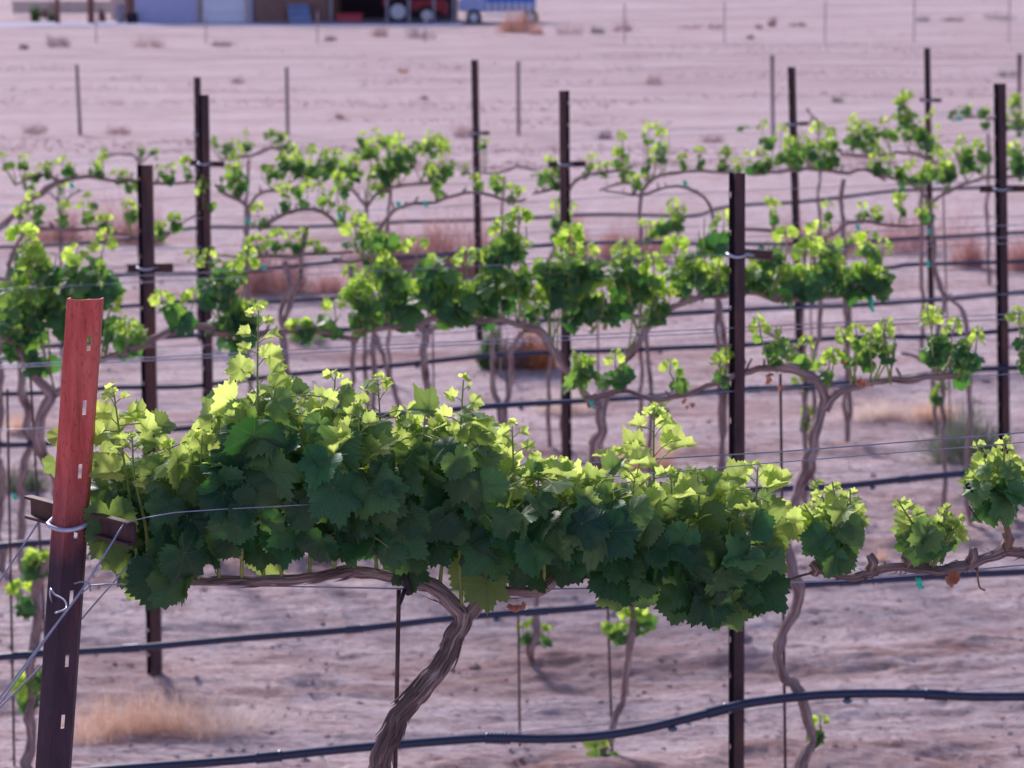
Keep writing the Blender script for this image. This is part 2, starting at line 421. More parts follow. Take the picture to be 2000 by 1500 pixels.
_obj = obj
def obj(name, verts, faces, mat=None, parent=None, uv=None, smooth=True):
    o = _obj(name, verts, faces, mat, None, uv, smooth)
    if parent: _fix_parent(o, parent)
    return o
_lb = LB.build
def _lbb(s, name, mat, parent):
    o = _lb(s, name, mat, None)
    if parent: _fix_parent(o, parent)
    return o
LB.build = _lbb
MB.build = lambda s, name, mat, parent=None, smooth=True: obj(name, s.v, s.f, mat, parent, s.uv, smooth)
rv = lambda a=1.0: Vector((random.uniform(-a, a), random.uniform(-a, a), random.uniform(-a, a)))

# ------------------------------------------------------------------ posts
def post(row, top, bot, width_px, label, holes='r', mat='post', flip=False, arm=None, group='steel trellis posts', name='trellis_post', rot=0.0):
    T = rp(row, *top); B = rp(row, *bot)
    s = ppm(row); w = width_px / s * 1.0
    t = thing(name, label, 'post', (B.x, B.y, B.z), group)
    ax = (T - B); L = ax.length; ax.normalize()
    sg = -1 if flip else 1
    # profile (x across, y depth, towards the camera is negative)
    prof = [(-.5, .45), (-.5, .02), (-.46, -.02), (-.10, -.26), (-.05, -.30), (.0, -.26), (.20, -.12), (.31, -.06), (.47, .0), (.5, .04), (.5, .45)]
    if row != 'A': prof = [(-.5, .10), (-.49, .30), (-.46, .34), (-.38, .34), (-.18, .34), (-.14, -.18), (-.08, -.22), (.42, -.22), (.48, -.18), (.5, .40)]
    prof = [(a * w * sg, b * w) for a, b in prof]
    hc = 6 if row == 'A' else 2; darkf = set() if row == 'A' else {0, 1, 2, 3, 4}; FI = []  # left-hand faces of the row posts get the painted shade colour
    zs = [0.0]; hole = []
    pitch = .115 if row == 'A' else .12; hh = .026 if row == 'A' else .018
    z = L - (.065 if row == 'A' else .06) - hh
    hs = []
    while z > .05: hs.append(z); z -= pitch
    hs = hs[::-1]
    for h in hs: zs += [h, h + hh]; 
    zs.append(L); zs = sorted(zs)
    R = Matrix.Rotation(rot, 3, 'Z')
    V = []; Fc = []; n = len(prof)
    for z in zs:
        for a, b in prof: V.append(B + ax * z + R @ Vector((a, b, 0)))
    for i in range(len(zs) - 1):
        is_h = any(abs(zs[i] - h) < 1e-6 for h in hs)
        for k in range(n - 1):
            if is_h and k == hc: continue
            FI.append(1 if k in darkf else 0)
            q = (i * n + k, i * n + k + 1, (i + 1) * n + k + 1, (i + 1) * n + k)
            Fc.append(q if not flip else q[::-1])
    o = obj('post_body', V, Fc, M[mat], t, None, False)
    o.data.materials.append(M['post_shade']); o.data.polygons.foreach_set('material_index', FI)
    md = o.modifiers.new('thick', 'SOLIDIFY'); md.thickness = .0028 if row == 'A' else .003; md.offset = 0
    if arm:
        (x0, y0, o0), (x1, y1, o1), hpx = arm
        a = rp(row, x0, y0, o0); b = rp(row, x1, y1, o1); h = hpx / s
        m = MB(); d = (b - a).normalized(); up = Vector((0, 0, 1)); side = d.cross(up).normalized()
        th = .0025
        # channel: web and two lips
        for (du, dv, hu, hv) in ((0, 0, h / 2, th), (.5 * h, -.22 * h, th, .22 * h), (-.5 * h, -.22 * h, th, .22 * h)):
            P = []
            for e in (a, b):
                for p, q in ((-1, -1), (1, -1), (1, 1), (-1, 1)): P.append(e + up * (du + p * hu) + side * (-dv + q * hv))
            m.add(P, [(0, 1, 2, 3), (7, 6, 5, 4), (0, 4, 5, 1), (1, 5, 6, 2), (2, 6, 7, 3), (3, 7, 4, 0)])
        ao = m.build('crossarm', M['post'], t, False)
        c = MB()
        cx = T.x + (B.x - T.x) * ((T.z - (a.z + b.z) / 2) / L); cc = Vector((cx, T.y, (a.z + b.z) / 2))
        cc = B + ax * ((a.z + b.z) / 2 - B.z)
        rr = w * .62; pts = []
        for k in range(17):
            an = math.pi * (1.05 + .9 * k / 16)
            pts.append(cc + Vector((math.cos(an) * rr, math.sin(an) * w * .38 - w * .03, .004 * math.cos(an * 2))))
        e0 = pts[0] + Vector((0, w * .8, 0)); pts = [e0] + pts + [pts[-1] + Vector((w * .55, w * .25, -.004))]
        c.tube(spline(pts, step=.004), .0042 if row == 'A' else .005, 8)
        c.build('clamp', M['clip'], t)
    return t

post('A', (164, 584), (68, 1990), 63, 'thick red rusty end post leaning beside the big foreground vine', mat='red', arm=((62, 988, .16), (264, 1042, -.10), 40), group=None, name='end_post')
P_ = [
    ('D', (282, 322), (303, 1420), 28, 'dark post just right of the red end post, rising from dry grass', (250, 524, .10), (338, 522, -.06), 14, False),
    ('B', (1440, 338), (1438, 1800), 30, 'widest dark post, right of centre, running down past the bottom of the photo', (1424, 492, .2), (1508, 499, -.08), 16, False),
    ('E', (397, 185), (410, 1085), 19, 'dark post standing right against a slightly taller one at upper left', (372, 318, .1), (438, 321, -.06), 9, False),
    ('E', (1102, 177), (1108, 1080), 19, 'brown post near the middle with light holes along its right edge', (1072, 321, .1), (1144, 320, -.06), 9, True),
    ('E', (1953, 163), (1964, 1075), 22, 'dark post nearest the right edge of the photo', (1914, 369, .1), (2012, 368, -.06), 12, False),
    ('H', (385, 151), (392, 665), 12, 'thin perforated post peeking out left of the thicker upper left post', (378, 262, .1), (398, 262, -.05), 6, False),
    ('H', (927, 117), (937, 665), 13, 'thin post top left of centre, with a short arm above bare canes', (919, 260, .1), (956, 260, -.05), 6, False),
    ('G', (1546, 131), (1563, 720), 14, 'thin dark post between the widest dark post and the far right ones', (1532, 243, .1), (1578, 241, -.05), 6, False),
    ('H', (1811, 94), (1820, 650), 11, 'tallest reaching thin post at upper right among leafy shoots', (1797, 195, .1), (1839, 196, -.05), 6, False),
]
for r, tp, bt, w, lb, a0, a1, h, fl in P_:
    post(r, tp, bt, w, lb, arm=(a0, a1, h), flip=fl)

# ------------------------------------------------------------------ wires and pipes
def wire(row, pts, label, r=.0011, mat='wire', group='galvanised trellis wires', name='trellis_wire', step=.15):
    P = [rp(row, p[0], p[1], p[2] if len(p) > 2 else 0) for p in pts]
    m = MB(); m.tube(spline(P, step=step), r, 6)
    o = m.build(name, M[mat]); tag(o, label, 'wire', group); return o
W_ = [
    ('A', [(240, 1022, -.09), (340, 1001, -.15), (520, 990, -.165), (680, 980, -.12), (860, 963, -.03), (1150, 935, -.02), (1320, 921, -.08), (1500, 905, -.1), (2060, 859, -.1)], 'near catch wire crossing the front of the big leafy vine', .0011),
    ('A', [(92, 985, .15), (600, 950, .15), (1200, 901, .15), (1500, 884, .15), (2060, 840, .15)], 'upper catch wire running behind the big vine to the right edge', .0015),
    ('A', [(152, 1166), (172, 1149), (210, 1141), (500, 1144), (1000, 1152), (1520, 1138), (1700, 1130), (2060, 1098)], 'fruiting wire under the cordon of the big foreground vine', .0016),
    ('B', [(-60, 717), (700, 677), (1400, 642), (2060, 609)], 'upper strand of the twin wires passing above the big vine', .0017),
    ('B', [(-60, 722, .05), (700, 684, .05), (1400, 650, .05), (2060, 619, .05)], 'lower strand of the twin wires passing above the big vine', .0017),
    ('B', [(-60, 843), (320, 826), (800, 803), (950, 789), (1400, 766), (2060, 725)], 'fruiting wire of the second row', .0017),
    ('B', [(980, 1432), (1350, 1400), (1600, 1373), (2060, 1333)], 'thin support wire over the nearest black pipe', .0013),
    ('C', [(340, 516, .1), (700, 501, .1), (1350, 468, .1), (2060, 436, .1)], 'catch wire drawn across the top of the middle vines', .0017),
    ('C', [(-60, 556), (245, 540), (700, 519), (1400, 490), (2060, 459)], 'catch wire drawn through the leaves of the middle vines', .0017),
    ('C', [(-60, 568, -.08), (700, 531, -.08), (1350, 500, -.08), (2060, 472, -.08)], 'lowest catch wire of the middle row', .0017),
    ('C', [(-60, 700), (290, 678), (700, 662), (1400, 612), (2060, 568)], 'fruiting wire beneath the middle vines', .0017),
    ('E', [(-60, 505), (1000, 455), (2060, 420)], 'wire behind the middle vines, above the reddish brush', .0018),
    ('E', [(-60, 446), (700, 412), (1400, 375), (2060, 350)], 'wire at the height of the bare canes, left of centre', .0018),
    ('F', [(-60, 385), (700, 337), (1100, 324), (1500, 305), (2060, 262)], 'wire stretched through the bright green far vines', .0018),
    ('F', [(-60, 405), (700, 368), (1500, 330), (2060, 300)], 'wire just under the bright green far vines', .0018),
    ('G', [(-60, 362), (900, 300), (1550, 285), (2060, 245)], 'wire in the far rows at upper centre', .0018),
    ('H', [(-60, 322), (385, 290), (928, 262), (1550, 246), (2060, 200)], 'highest wire of the far rows', .0018),
    ('I', [(-60, 330), (900, 285), (2060, 235)], 'wire of the row next to last', .0018),
    ('J', [(-60, 310), (900, 272), (2060, 215)], 'wire of the farthest vine row', .0018),
]
for r, p, lb, rad in W_: wire(r, p, lb, rad)
# anchor wires of the end post
wire('A', [(100, 982, .14), (0, 1134, .14), (-60, 1225, .14)], 'anchor wire running down left from the far end of the arm', .0020, group='anchor wires of the end post', step=.05)
wire('A', [(243, 1022, -.10), (165, 1145, -.12), (125, 1200, -.13), (0, 1362, -.16), (-60, 1440, -.16)], 'anchor wire running from the near arm end across the red post', .0020, group='anchor wires of the end post', step=.05)
wire('A', [(160, 1150, -.06), (128, 1196, -.10), (60, 1290, -.12), (-60, 1460, -.14)], 'anchor wire tied beside the middle of the red post', .0016, group='anchor wires of the end post', step=.05)
wire('A', [(268, 1084, -.02), (160, 1208, 0.05), (92, 1290, .05), (-60, 1440, .05)], 'anchor wire passing behind the red post from under the leaves', .0018, group='anchor wires of the end post', step=.05)
wire('A', [(112, 1196, .05), (99, 1168, -.02), (99, 1150, -.04), (106, 1160, -.05), (126, 1172, -.07), (130, 1188, -.09), (118, 1194, -.1), (108, 1197, -.11)], 'short bent wire loop hooked round the left of the red post', .0018, 'clip', None, 'wire_loop', .006)
wire('A', [(145, 1140, -.035), (160, 1136, -.04), (174, 1140, -.04), (177, 1155, -.04)], 'small hooked wire end poking from a slot of the red post', .0016, 'wire', None, 'wire_hook', .004)

PIPES = [
    ('B', [(-60, 1532), (260, 1500), (500, 1481), (750, 1457), (950, 1441), (1050, 1442), (1150, 1440), (1250, 1427), (1350, 1402), (1450, 1375), (1550, 1361), (1650, 1356), (1800, 1356), (1900, 1360), (2060, 1358)],
     'nearest black irrigation pipe, dipping then rising along the bottom', [(525, 26, 0), (972, 26, 1), (1400, 22, 0), (1828, 24, 0)], [(1314, 1), (1655, 1)], -.06),
    ('C', [(-60, 1289), (100, 1277), (255, 1266), (600, 1237), (870, 1210), (1050, 1193), (1200, 1182), (1400, 1160), (1560, 1142), (1750, 1132), (1900, 1122), (2060, 1114)],
     'second black irrigation pipe, just under the big vine', [(40, 16, 0), (255, 18, 1), (692, 18, 0), (1048, 24, 1), (1660, 22, 0)], [(970, 1), (1290, 1)], -.03),
    ('D', [(-60, 1073), (60, 1062), (100, 1058), (500, 1020), (1000, 995), (1300, 968), (1500, 956), (1640, 950), (1750, 938), (1880, 925), (1920, 918), (2060, 908)],
     'third irrigation pipe, hidden at centre by the big vine', [(1765, 12, 0), (1890, 14, 0)], [(1705, 1)], -.04),
    ('E', [(-60, 868), (70, 867), (300, 842), (480, 828), (640, 815), (800, 808), (850, 802), (960, 795), (1080, 785), (1280, 775), (1400, 765), (1480, 760), (1560, 757), (1800, 735), (1900, 722), (2060, 714)],
     'irrigation pipe crossing behind the second row cordon', [(1060, 12, 0), (1470, 12, 0)], [(1018, 1), (1588, 1)], -.03),
    ('F', [(-60, 772), (90, 766), (200, 757), (350, 755), (450, 745), (650, 724), (800, 712), (950, 695), (1060, 690), (1200, 684), (1420, 675), (1560, 665), (1720, 657), (1800, 658), (1900, 651), (2060, 636)],
     'irrigation pipe midway, below the middle vines', [(460, 10, 0), (820, 10, 0)], [(815, 1), (1290, 1)], -.03),
    ('G', [(-60, 684), (105, 674), (336, 657), (500, 650), (700, 643), (1000, 630), (1300, 613), (1440, 606), (1559, 600), (1755, 590), (1965, 574), (2060, 570)],
     'irrigation pipe right behind the middle vines', [], [], -.03),
    ('H', [(-60, 612), (227, 599), (336, 590), (507, 590), (630, 585), (680, 581), (1000, 560), (1400, 540), (1720, 523), (1790, 516), (2060, 509)],
     'irrigation pipe seen between posts left of the middle vines', [], [], -.03),
    ('I', [(-60, 548), (238, 537), (455, 532), (650, 513), (895, 494), (1087, 477), (1227, 474), (1492, 476), (1685, 471), (2060, 450)],
     'irrigation pipe along the feet of the reddish brush', [], [], -.03),
    ('J', [(-60, 484), (122, 478), (273, 464), (385, 445), (490, 445), (665, 441), (790, 434), (930, 430), (1052, 425), (1192, 418), (1350, 422), (1398, 408), (1475, 399), (1580, 392), (1755, 373), (1940, 366), (2060, 364)],
     'farthest irrigation pipe, passing in front of the reddish brush', [], [], -.03),
]
def yat(pts, x):
    return float(np.interp(x, [p[0] for p in pts], [p[1] for p in pts]))
for row, pts, lb, cps, ems, off in PIPES:
    P = spline([rp(row, x, y + random.uniform(-1, 1), off) for x, y in pts], step=.05)
    t = thing('irrigation_pipe', lb, 'pipe', P[0], 'black irrigation pipes')
    rad = .0148 if row in 'BC' else (.0165 if row in 'DEF' else .0185)
    P = [p + Vector((0, 0, .0022 * math.sin(i * .37) )) for i, p in enumerate(P)]
    m = MB(); m.tube(P, rad, 14); m.build('tube', M['pipe'], t)
    def near(x):
        q = rp(row, x, yat(pts, x), off); i = min(range(1, len(P) - 1), key=lambda k: (P[k] - q).length)
        a, b = P[i - 1], P[i + 1]; d = (b - a).normalized(); return a + d * (q - a).dot(d), d
    for x, hw, rib in cps:
        c, d = near(x); hl = hw / ppm(row); m = MB(); pp = []; rr = []
        nseg = 28
        for k in range(nseg + 1):
            s_ = -1 + 2 * k / nseg; pp.append(c + d * (s_ * hl))
            rr.append(rad * (1.22 + ((.12 * (.6 if (k // 2) % 2 else -.4)) if rib else (.10 if abs(s_) > .8 else 0))) if abs(s_) < 1 else rad * 1.02)
        m.tube(pp, rr, 14); m.build('coupling', M['pipe'], t)
    for x, _ in ems:
        c, d = near(x); m = MB(); c2 = c - Vector((0, 0, rad * 1.3)); rr = [0.004, .012, .016, .016, .012, .004]
        m.tube([c2 + Vector((0, 0, z)) for z in (.006, .002, -.001, -.006, -.010, -.014)], rr, 12); m.build('emitter', M['drop'], t)

# stakes
ST = [('A', (779, 1150), (768, 1700), 'thin steel stake beside the trunk of the big vine', .0042),
      ('B', (1524, 730), (1538, 1830), 'long thin stake beside the crooked trunk at right', .0048),
      ('C', (1012, 1180), (1016, 1500), 'short stake seen under the big vine right of its fork', .0052),
      ('C', (1186, 1150), (1197, 1500), 'thin stake in front of the pipe, left of the slender leaning trunk', .0052),
      ('E', (1167, 600), (1172, 1060), 'stake hanging below the leaves at centre right', .005),
      ('C', (60, 740), (102, 1480), 'stake left of the red post, leaning slightly', .005),
      ('C', (14, 760), (28, 1500), 'stake nearest the left edge of the photo', .005),
      ('E', (845, 640), (852, 1060), 'stake behind the big vine, right of a stout trunk', .005),
      ('E', (728, 640), (736, 1060), 'stake beside the thin trunk left of centre', .005),
      ('E', (988, 660), (992, 1060), 'stake inside the loop of the arched trunk', .005),
      ('F', (1582, 560), (1592, 900), 'stake right of the thin dark post at right', .005),
      ('G', (112, 340), (125, 740), 'stake of the far vine at upper left', .005),
      ('G', (713, 370), (716, 700), 'stake in the bright green far vines', .005),
      ('F', (1842, 370), (1858, 880), 'stake beside the leafy far vine at right', .005)]
for r, a, b, lb, rad in ST:
    m = MB(); m.tube([rp(r, *a, .02), rp(r, *b, .02)], rad, 8); tag(m.build('vine_stake', M['stake']), lb, 'stake', 'thin steel vine stakes')

# ------------------------------------------------------------------ vines
def wood(mb, row, pts, ridge=.16, n=14, step=.02, offs=0.0):
    s = ppm(row)
    kk = {'A': .66, 'B': .76, 'C': .74}.get(row, .62)
    P = [rp(row, p[0], p[1], offs + (p[3] if len(p) > 3 else 0)) for p in pts]; R = [p[2] / s * kk for p in pts]
    P, R = spline(P, R, step); sd = random.uniform(0, 99); L_ = 0; Q = []; R2 = []
    for i, p in enumerate(P):
        if i: L_ += (p - P[i - 1]).length
        e = min(1, i / 4, (len(P) - 1 - i) / 4)
        a = R[i] * e
        Q.append(p + Vector((noise.noise(Vector((L_ * 9, sd, 0))), noise.noise(Vector((L_ * 9, sd, 7))), noise.noise(Vector((L_ * 9, sd, 14))))) * a * (.55 if row == 'A' else 1.3) + Vector((noise.noise(Vector((L_ * 28, sd, 3))), 0, noise.noise(Vector((L_ * 28, sd, 17))))) * a * .5)
        R2.append(R[i] * (1 + .35 * noise.noise(Vector((L_ * 16, sd, 30))) + .5 * max(0, noise.noise(Vector((L_ * 11, sd, 50))) - .25)))
    P, R = Q, R2
    mb.tube(P, R, n, True, ridge, random.uniform(0, 99), 9 if row == 'A' else 6, random.uniform(-3, 3)); return P, R
def to_ground(row, pts):
    """continue a trunk down to the soil"""
    x, y, r = pts[-1][:3]; b = rp(row, x, y)
    g_ = gzf(b.x, b.y); 
    if b.z > g_ + .02:
        dz = b.z - g_ + .05; s = ppm(row); k = max(1, int(dz / .15)); q = list(pts)
        for i in range(1, k + 1): q.append((x + random.uniform(-8, 8) * s / 600, y + dz * s * i / k, r * (1 + .2 * i / k)))
        return q
    return pts
def cluster(row, cx, cy, rx, ry, par, cord=None, size=.045, tpl=TM, mat='leafB', dens=1.0, youth=(.1, .8), stems=3, up=1.0, stemmat='green', thick=.7):
    s = ppm(row); L = LB(); mb = MB()
    c = rp(row, cx, cy); RX, RY = rx / s, ry / s
    area = math.pi * rx * ry; la = (size * s) ** 2 * 1.9
    n = max(5, int(dens * 1.9 * area / la))
    if cord and (abs(cord[1] - cy) > 2.2 * ry + 45 or cord[1] < cy - ry): cord = None
    if row in 'CDEFG' : rx *= 1.28 if row == 'C' else 1.36; ry *= 1.15 if row == 'C' else 1.25; dens *= 1.5 if row == 'C' else 1.45
    if row in 'DEFGHIJ': size *= .88
    if row == 'C': size *= 1.05
    src = rp(row, *cord) if cord else rp(row, cx, cy + ry * .9)
    axes = []
    for i in range(stems):
        a = random.uniform(-.75, .75); tp = c + Vector((a * RX, random.uniform(-.4, .4) * RX, RY * random.uniform(.3, 1.05)))
        mid = (src + tp) / 2 + Vector((a * RX * .3, 0, 0)) + rv(.01)
        P = spline([src + rv(.012), mid, tp], step=.04); mb.tube(P, [.0042 - .0024 * k / len(P) for k in range(len(P))], 6); axes.append(P)
    for i in range(n):
        while True:
            q = rv(1)
            if q.length < 1: break
        q = q * (1.0 / max(.3, q.length) * (random.random() ** .45)) * q.length
        k = random.random()
        pos = c + Vector((q.x * RX, q.y * max(RX, RY) * thick, q.z * RY))
        h = (q.z + 1) / 2
        P = random.choice(axes); sp_ = min(P, key=lambda p: (p - pos).length)
        out = (pos - sp_)
        if out.length > size * 2.6: pos = sp_ + out * (size * random.uniform(1.4, 2.6) / out.length) if random.random() < .55 else pos
        yth = min(1, max(0, youth[0] - .08 + (youth[1] - youth[0]) * h ** 2.4 + random.uniform(-.16, .2)))
        nrm = Vector((q.x * .6, -.75, .55)) + rv(.65)
        tip = Vector((q.x * .9, -.15, -.75 + .9 * h * up)) + rv(.6)
        sz = size * (1.15 - .55 * h ** 2) * random.uniform(.65, 1.2)
        L.add(random.choice(tpl), pos, nrm, tip, sz, yth, random.random())
        if row in 'ABC' and random.random() < .6:
            mb.tube([sp_, (sp_ + pos) / 2 + Vector((0, 0, -.006)), pos], .0013, 5, False)
    if ry > 16 or row in 'EFG':
        for i in range(random.randint(1, 3)):       # young shoots standing out of the tuft
            a = random.uniform(-.8, .8); pa = random.choice(axes)[-1]; b0 = pa; ln = random.uniform(.35, .85) * max(RY, .03) + .02
            e0 = b0 + Vector((random.uniform(-.35, .35) * ln, 0, ln)); mb.tube([b0, (b0 + e0) / 2 + rv(.004), e0], [.0026, .002, .001], 5)
            nl = max(5, int(ln / (size * .28)))
            for k in range(nl):
                f = k / nl; p = b0.lerp(e0, .15 + .85 * f); sd_ = 1 if k % 2 else -1; d = Vector((sd_, random.uniform(-.6, .6), .5)).normalized(); l = size * .75 * (1 - .75 * f)
                L.add(random.choice(tpl), p + d * l, Vector((0, -.7, .6)) + rv(.6), d + rv(.5), size * (.72 - .45 * f), random.uniform(.65, 1), random.random())
    st = mb.build('shoot', M[stemmat], par); L.build('leaves', M[mat], st); return st
def nearest(cordpts, x):
    return min(cordpts, key=lambda p: abs(p[0] - x))
def vine(row, label, trunk, cords, clus, size=.045, tpl=TM, group='grapevines of the far rows', dens=1.0, youth=(.1, .8), step=.03, n=10, dead=()):
    x, y = trunk[0][:2] if trunk else cords[0][0][:2]
    tr = to_ground(row, trunk) if trunk else None
    b = rp(row, tr[-1][0], tr[-1][1]) if tr else rp(row, x, y)
    t = thing('grapevine', label, 'grapevine', b, group)
    if tr:
        m = MB(); wood(m, row, tr, .16, n, step); m.build('trunk', M['bark'], t)
    allp = []
    for c in cords:
        m = MB(); P, R = wood(m, row, c, .20, n, step)
        # spurs and knots
        for k in range(max(2, int(len(P) * step / .09))):
            i = random.randrange(1, len(P) - 1); p = P[i]; d = Vector((random.uniform(-.5, .5), random.uniform(-.4, .4), 1)).normalized()
            l = random.uniform(.015, .05); r = R[i] * random.uniform(.35, .6)
            m.tube([p, p + d * l * .5, p + d * l + rv(.006)], [r * 1.3, r, r * .8], 6)
        m.build('cordon', M['bark'], t); allp += c
    for c in clus:
        cx, cy, rx, ry = c[:4]; kw = dict(c[4]) if len(c) > 4 else {}
        q = nearest(allp, cx) if allp else (cx, cy + ry, 0)
        # interpolate the cordon under the cluster
        if allp:
            best = None
            for cc in cords:
                xs = sorted(cc, key=lambda p: p[0])
                if xs[0][0] - 5 <= cx <= xs[-1][0] + 5:
                    yy = float(np.interp(cx, [p[0] for p in xs], [p[1] for p in xs]))
                    if best is None or abs(yy - cy - ry) < abs(best - cy - ry): best = yy
            q = (cx, best) if best is not None else q[:2]
        a = dict(size=size, tpl=tpl, dens=dens, youth=youth); a.update(kw)
        cluster(row, cx, cy, rx, ry, t, (q[0], q[1]), **a)
    for (dx, dy, ds) in dead:
        L = LB()
        for k in range(3): L.add(random.choice(TY), rp(row, dx + random.uniform(-6, 6), dy + random.uniform(-6, 6), -.02), Vector((0, -1, .3)) + rv(.8), Vector((0, 0, -1)) + rv(.5), ds * random.uniform(.6, 1), .5, random.random())
        L.build('dead_leaf', M['dead'], t)
    return t

# ---- the big foreground vine
def big_vine():
    row = 'A'; s = ppm(row)
    trunk = [(908, 1196, 26), (900, 1222, 25), (884, 1262, 24), (850, 1308, 27), (806, 1355, 28), (776, 1408, 28), (756, 1462, 27), (734, 1520, 28), (700, 1600, 31), (694, 1750, 32), (700, 1900, 34), (704, 2100, 36)]
    t = thing('grapevine', 'big leafy vine in sharp focus with a forked shaggy trunk, right of the red post', 'grapevine', rp(row, 700, 2100), 'grapevines of the near rows')
    m = MB(); TPt, TRt = wood(m, row, trunk, .25, 60, .005); m.build('trunk', M['bark'], t)
    cl = [(906, 1206, 23), (880, 1172, 23), (838, 1146, 22), (790, 1128, 19), (740, 1120, 17), (680, 1117, 15), (610, 1127, 14), (540, 1134, 13), (460, 1130, 12), (400, 1136, 9), (330, 1126, 7), (270, 1110, 5)]
    cr = [(906, 1212, 20), (930, 1182, 17), (965, 1163, 16), (1010, 1152, 14), (1050, 1155, 15), (1080, 1140, 13), (1100, 1118, 12), (1180, 1124, 12), (1300, 1136, 11), (1400, 1140, 10), (1480, 1138, 8), (1530, 1137, 4)]
    CP = []
    for c in (cl, cr):
        m = MB(); P, R = wood(m, row, c, .20, 34, .006); CP += [(p, r) for p, r in zip(P, R)]
        for k in range(70):
            i = random.randrange(2, len(P) - 8); j = i + random.randint(5, 9); a = random.uniform(0, 6.28)
            off = Vector((0, math.cos(a), math.sin(a)))
            p0 = P[i] + off * R[i] * .92; p1 = P[min(j, len(P) - 1)] + off * R[i] * random.uniform(1.0, 1.35) + Vector((0, 0, -random.uniform(0, .006)))
            w_ = random.uniform(.0008, .002); m.tube([p0, (p0 + p1) / 2 + off * .001, p1], [w_, w_ * 1.2, w_ * .2], 4)
        m.build('cordon', M['bark'], t)
    # peeling bark strips
    m = MB()
    for k in range(620):
        i = random.randrange(2, len(TPt) - 22); j = i + random.randint(6, 20); a = random.uniform(0, 6.28); P = []
        lift = random.uniform(0, .010) if random.random() < .3 else .001
        for q in range(6):
            ii = i + (j - i) * q // 5; T = (TPt[ii + 1] - TPt[ii]).normalized(); u = T.cross(Vector((0, 1, 0))).normalized(); w_ = T.cross(u)
            P.append(TPt[ii] + (u * math.cos(a + q * .03) + w_ * math.sin(a + q * .03)) * (TRt[ii] * 1.02 + lift * (q / 5) ** 2))
        ww = random.uniform(.0010, .0026); m.tube(P, [ww * .4, ww, ww * 1.2, ww * 1.1, ww, ww * .2], 4)
    m.build('bark_strips', M['bark'], t)
    # ties
    m = MB(); c = rp(row, 796, 1132, -.0)
    ring = [c + Vector((.003 * math.sin(a * 2), math.cos(a) * .024, math.sin(a) * .024)) for a in np.linspace(0, 6.28, 18)]
    m.tube(ring, .006, 8); m.tube([c + Vector((-.004, -.024, -.012)), c + Vector((-.010, -.03, -.03)), c + Vector((-.016, -.018, -.045))], .004, 6); m.build('tie', M['btie'], t)
    TX = [175, 200, 225, 260, 300, 350, 400, 430, 470, 500, 540, 590, 640, 700, 760, 800, 850, 900, 940, 965, 1000, 1060, 1120, 1180, 1240, 1300, 1350, 1400, 1450, 1490, 1520, 1545]
    TYp = [930, 880, 860, 870, 865, 860, 835, 810, 790, 735, 738, 765, 780, 785, 815, 838, 812, 800, 835, 880, 915, 930, 935, 928, 925, 912, 935, 950, 965, 970, 1005, 1060]
    BX = [175, 215, 250, 290, 340, 385, 430, 480, 560, 700, 800, 880, 920, 1000, 1060, 1100, 1180, 1230, 1300, 1360, 1400, 1440, 1470, 1500, 1520, 1545]
    BYp = [1050, 1085, 1120, 1160, 1165, 1125, 1100, 1095, 1095, 1090, 1105, 1085, 1120, 1125, 1120, 1125, 1160, 1175, 1180, 1192, 1200, 1215, 1195, 1165, 1130, 1085]
    top = lambda x: float(np.interp(x, TX, TYp)); bot = lambda x: float(np.interp(x, BX, BYp))
    # shoots: foot on the cordon, tip
    tips = [(222, 766, 265), (285, 735, 330), (258, 852, 290), (330, 800, 350), (395, 850, 390), (428, 772, 425), (505, 606, 515), (470, 800, 470), (560, 752, 550), (612, 742, 605), (655, 735, 650), (700, 770, 690), (738, 742, 735), (790, 820, 780), (832, 792, 820), (870, 770, 860),
            (905, 742, 900), (945, 812, 950), (1000, 832, 1000), (1052, 858, 1060), (1085, 905, 1095), (1165, 850, 1150), (1200, 888, 1190), (1240, 900, 1235), (1278, 800, 1280), (1310, 905, 1320), (1362, 925, 1365), (1412, 880, 1405), (1480, 912, 1465), (1505, 985, 1500), (1530, 1020, 1515)]
    SH = []
    for kt, (tx, ty, fx) in enumerate(tips):
        if kt % 2 and tx not in (505,): ty = max(ty, top(tx) + 8)
        c = min(CP, key=lambda q: abs((q[0].x - rp(row, fx, 1130).x)))[0]
        oy = random.uniform(-.09, .09); yo = oy
        P = [c, rp(row, fx + (tx - fx) * .25 + random.uniform(-8, 8), 1130 - (1130 - ty) * .35, oy * .6), rp(row, fx + (tx - fx) * .7 + random.uniform(-6, 6), 1130 - (1130 - ty) * .72, oy), rp(row, tx, ty, oy)]
        SH.append((spline(P, step=.01), tx, ty, MB(), LB()))
    for P, tx, ty, mb, L in SH:
        nn = len(P); mb.tube(P, [.0038 - .0026 * k / nn for k in range(nn)], 8)
    def attach(x, y, off):
        pos = rp(row, x, y, off)
        best = None
        for sh in SH:
            P = sh[0]
            if abs(P[len(P) // 2].x - pos.x) > .12: continue
            for p in P[::3]:
                d = (p - pos).length + max(0, pos.z - p.z) * .4
                if best is None or d < best[0]: best = (d, sh, p)
        if best is None:
            sh = min(SH, key=lambda q: abs(q[0][0].x - pos.x)); p = min(sh[0], key=lambda q: (q - pos).length); best = (0, sh, p)
        return pos, best[1], best[2]
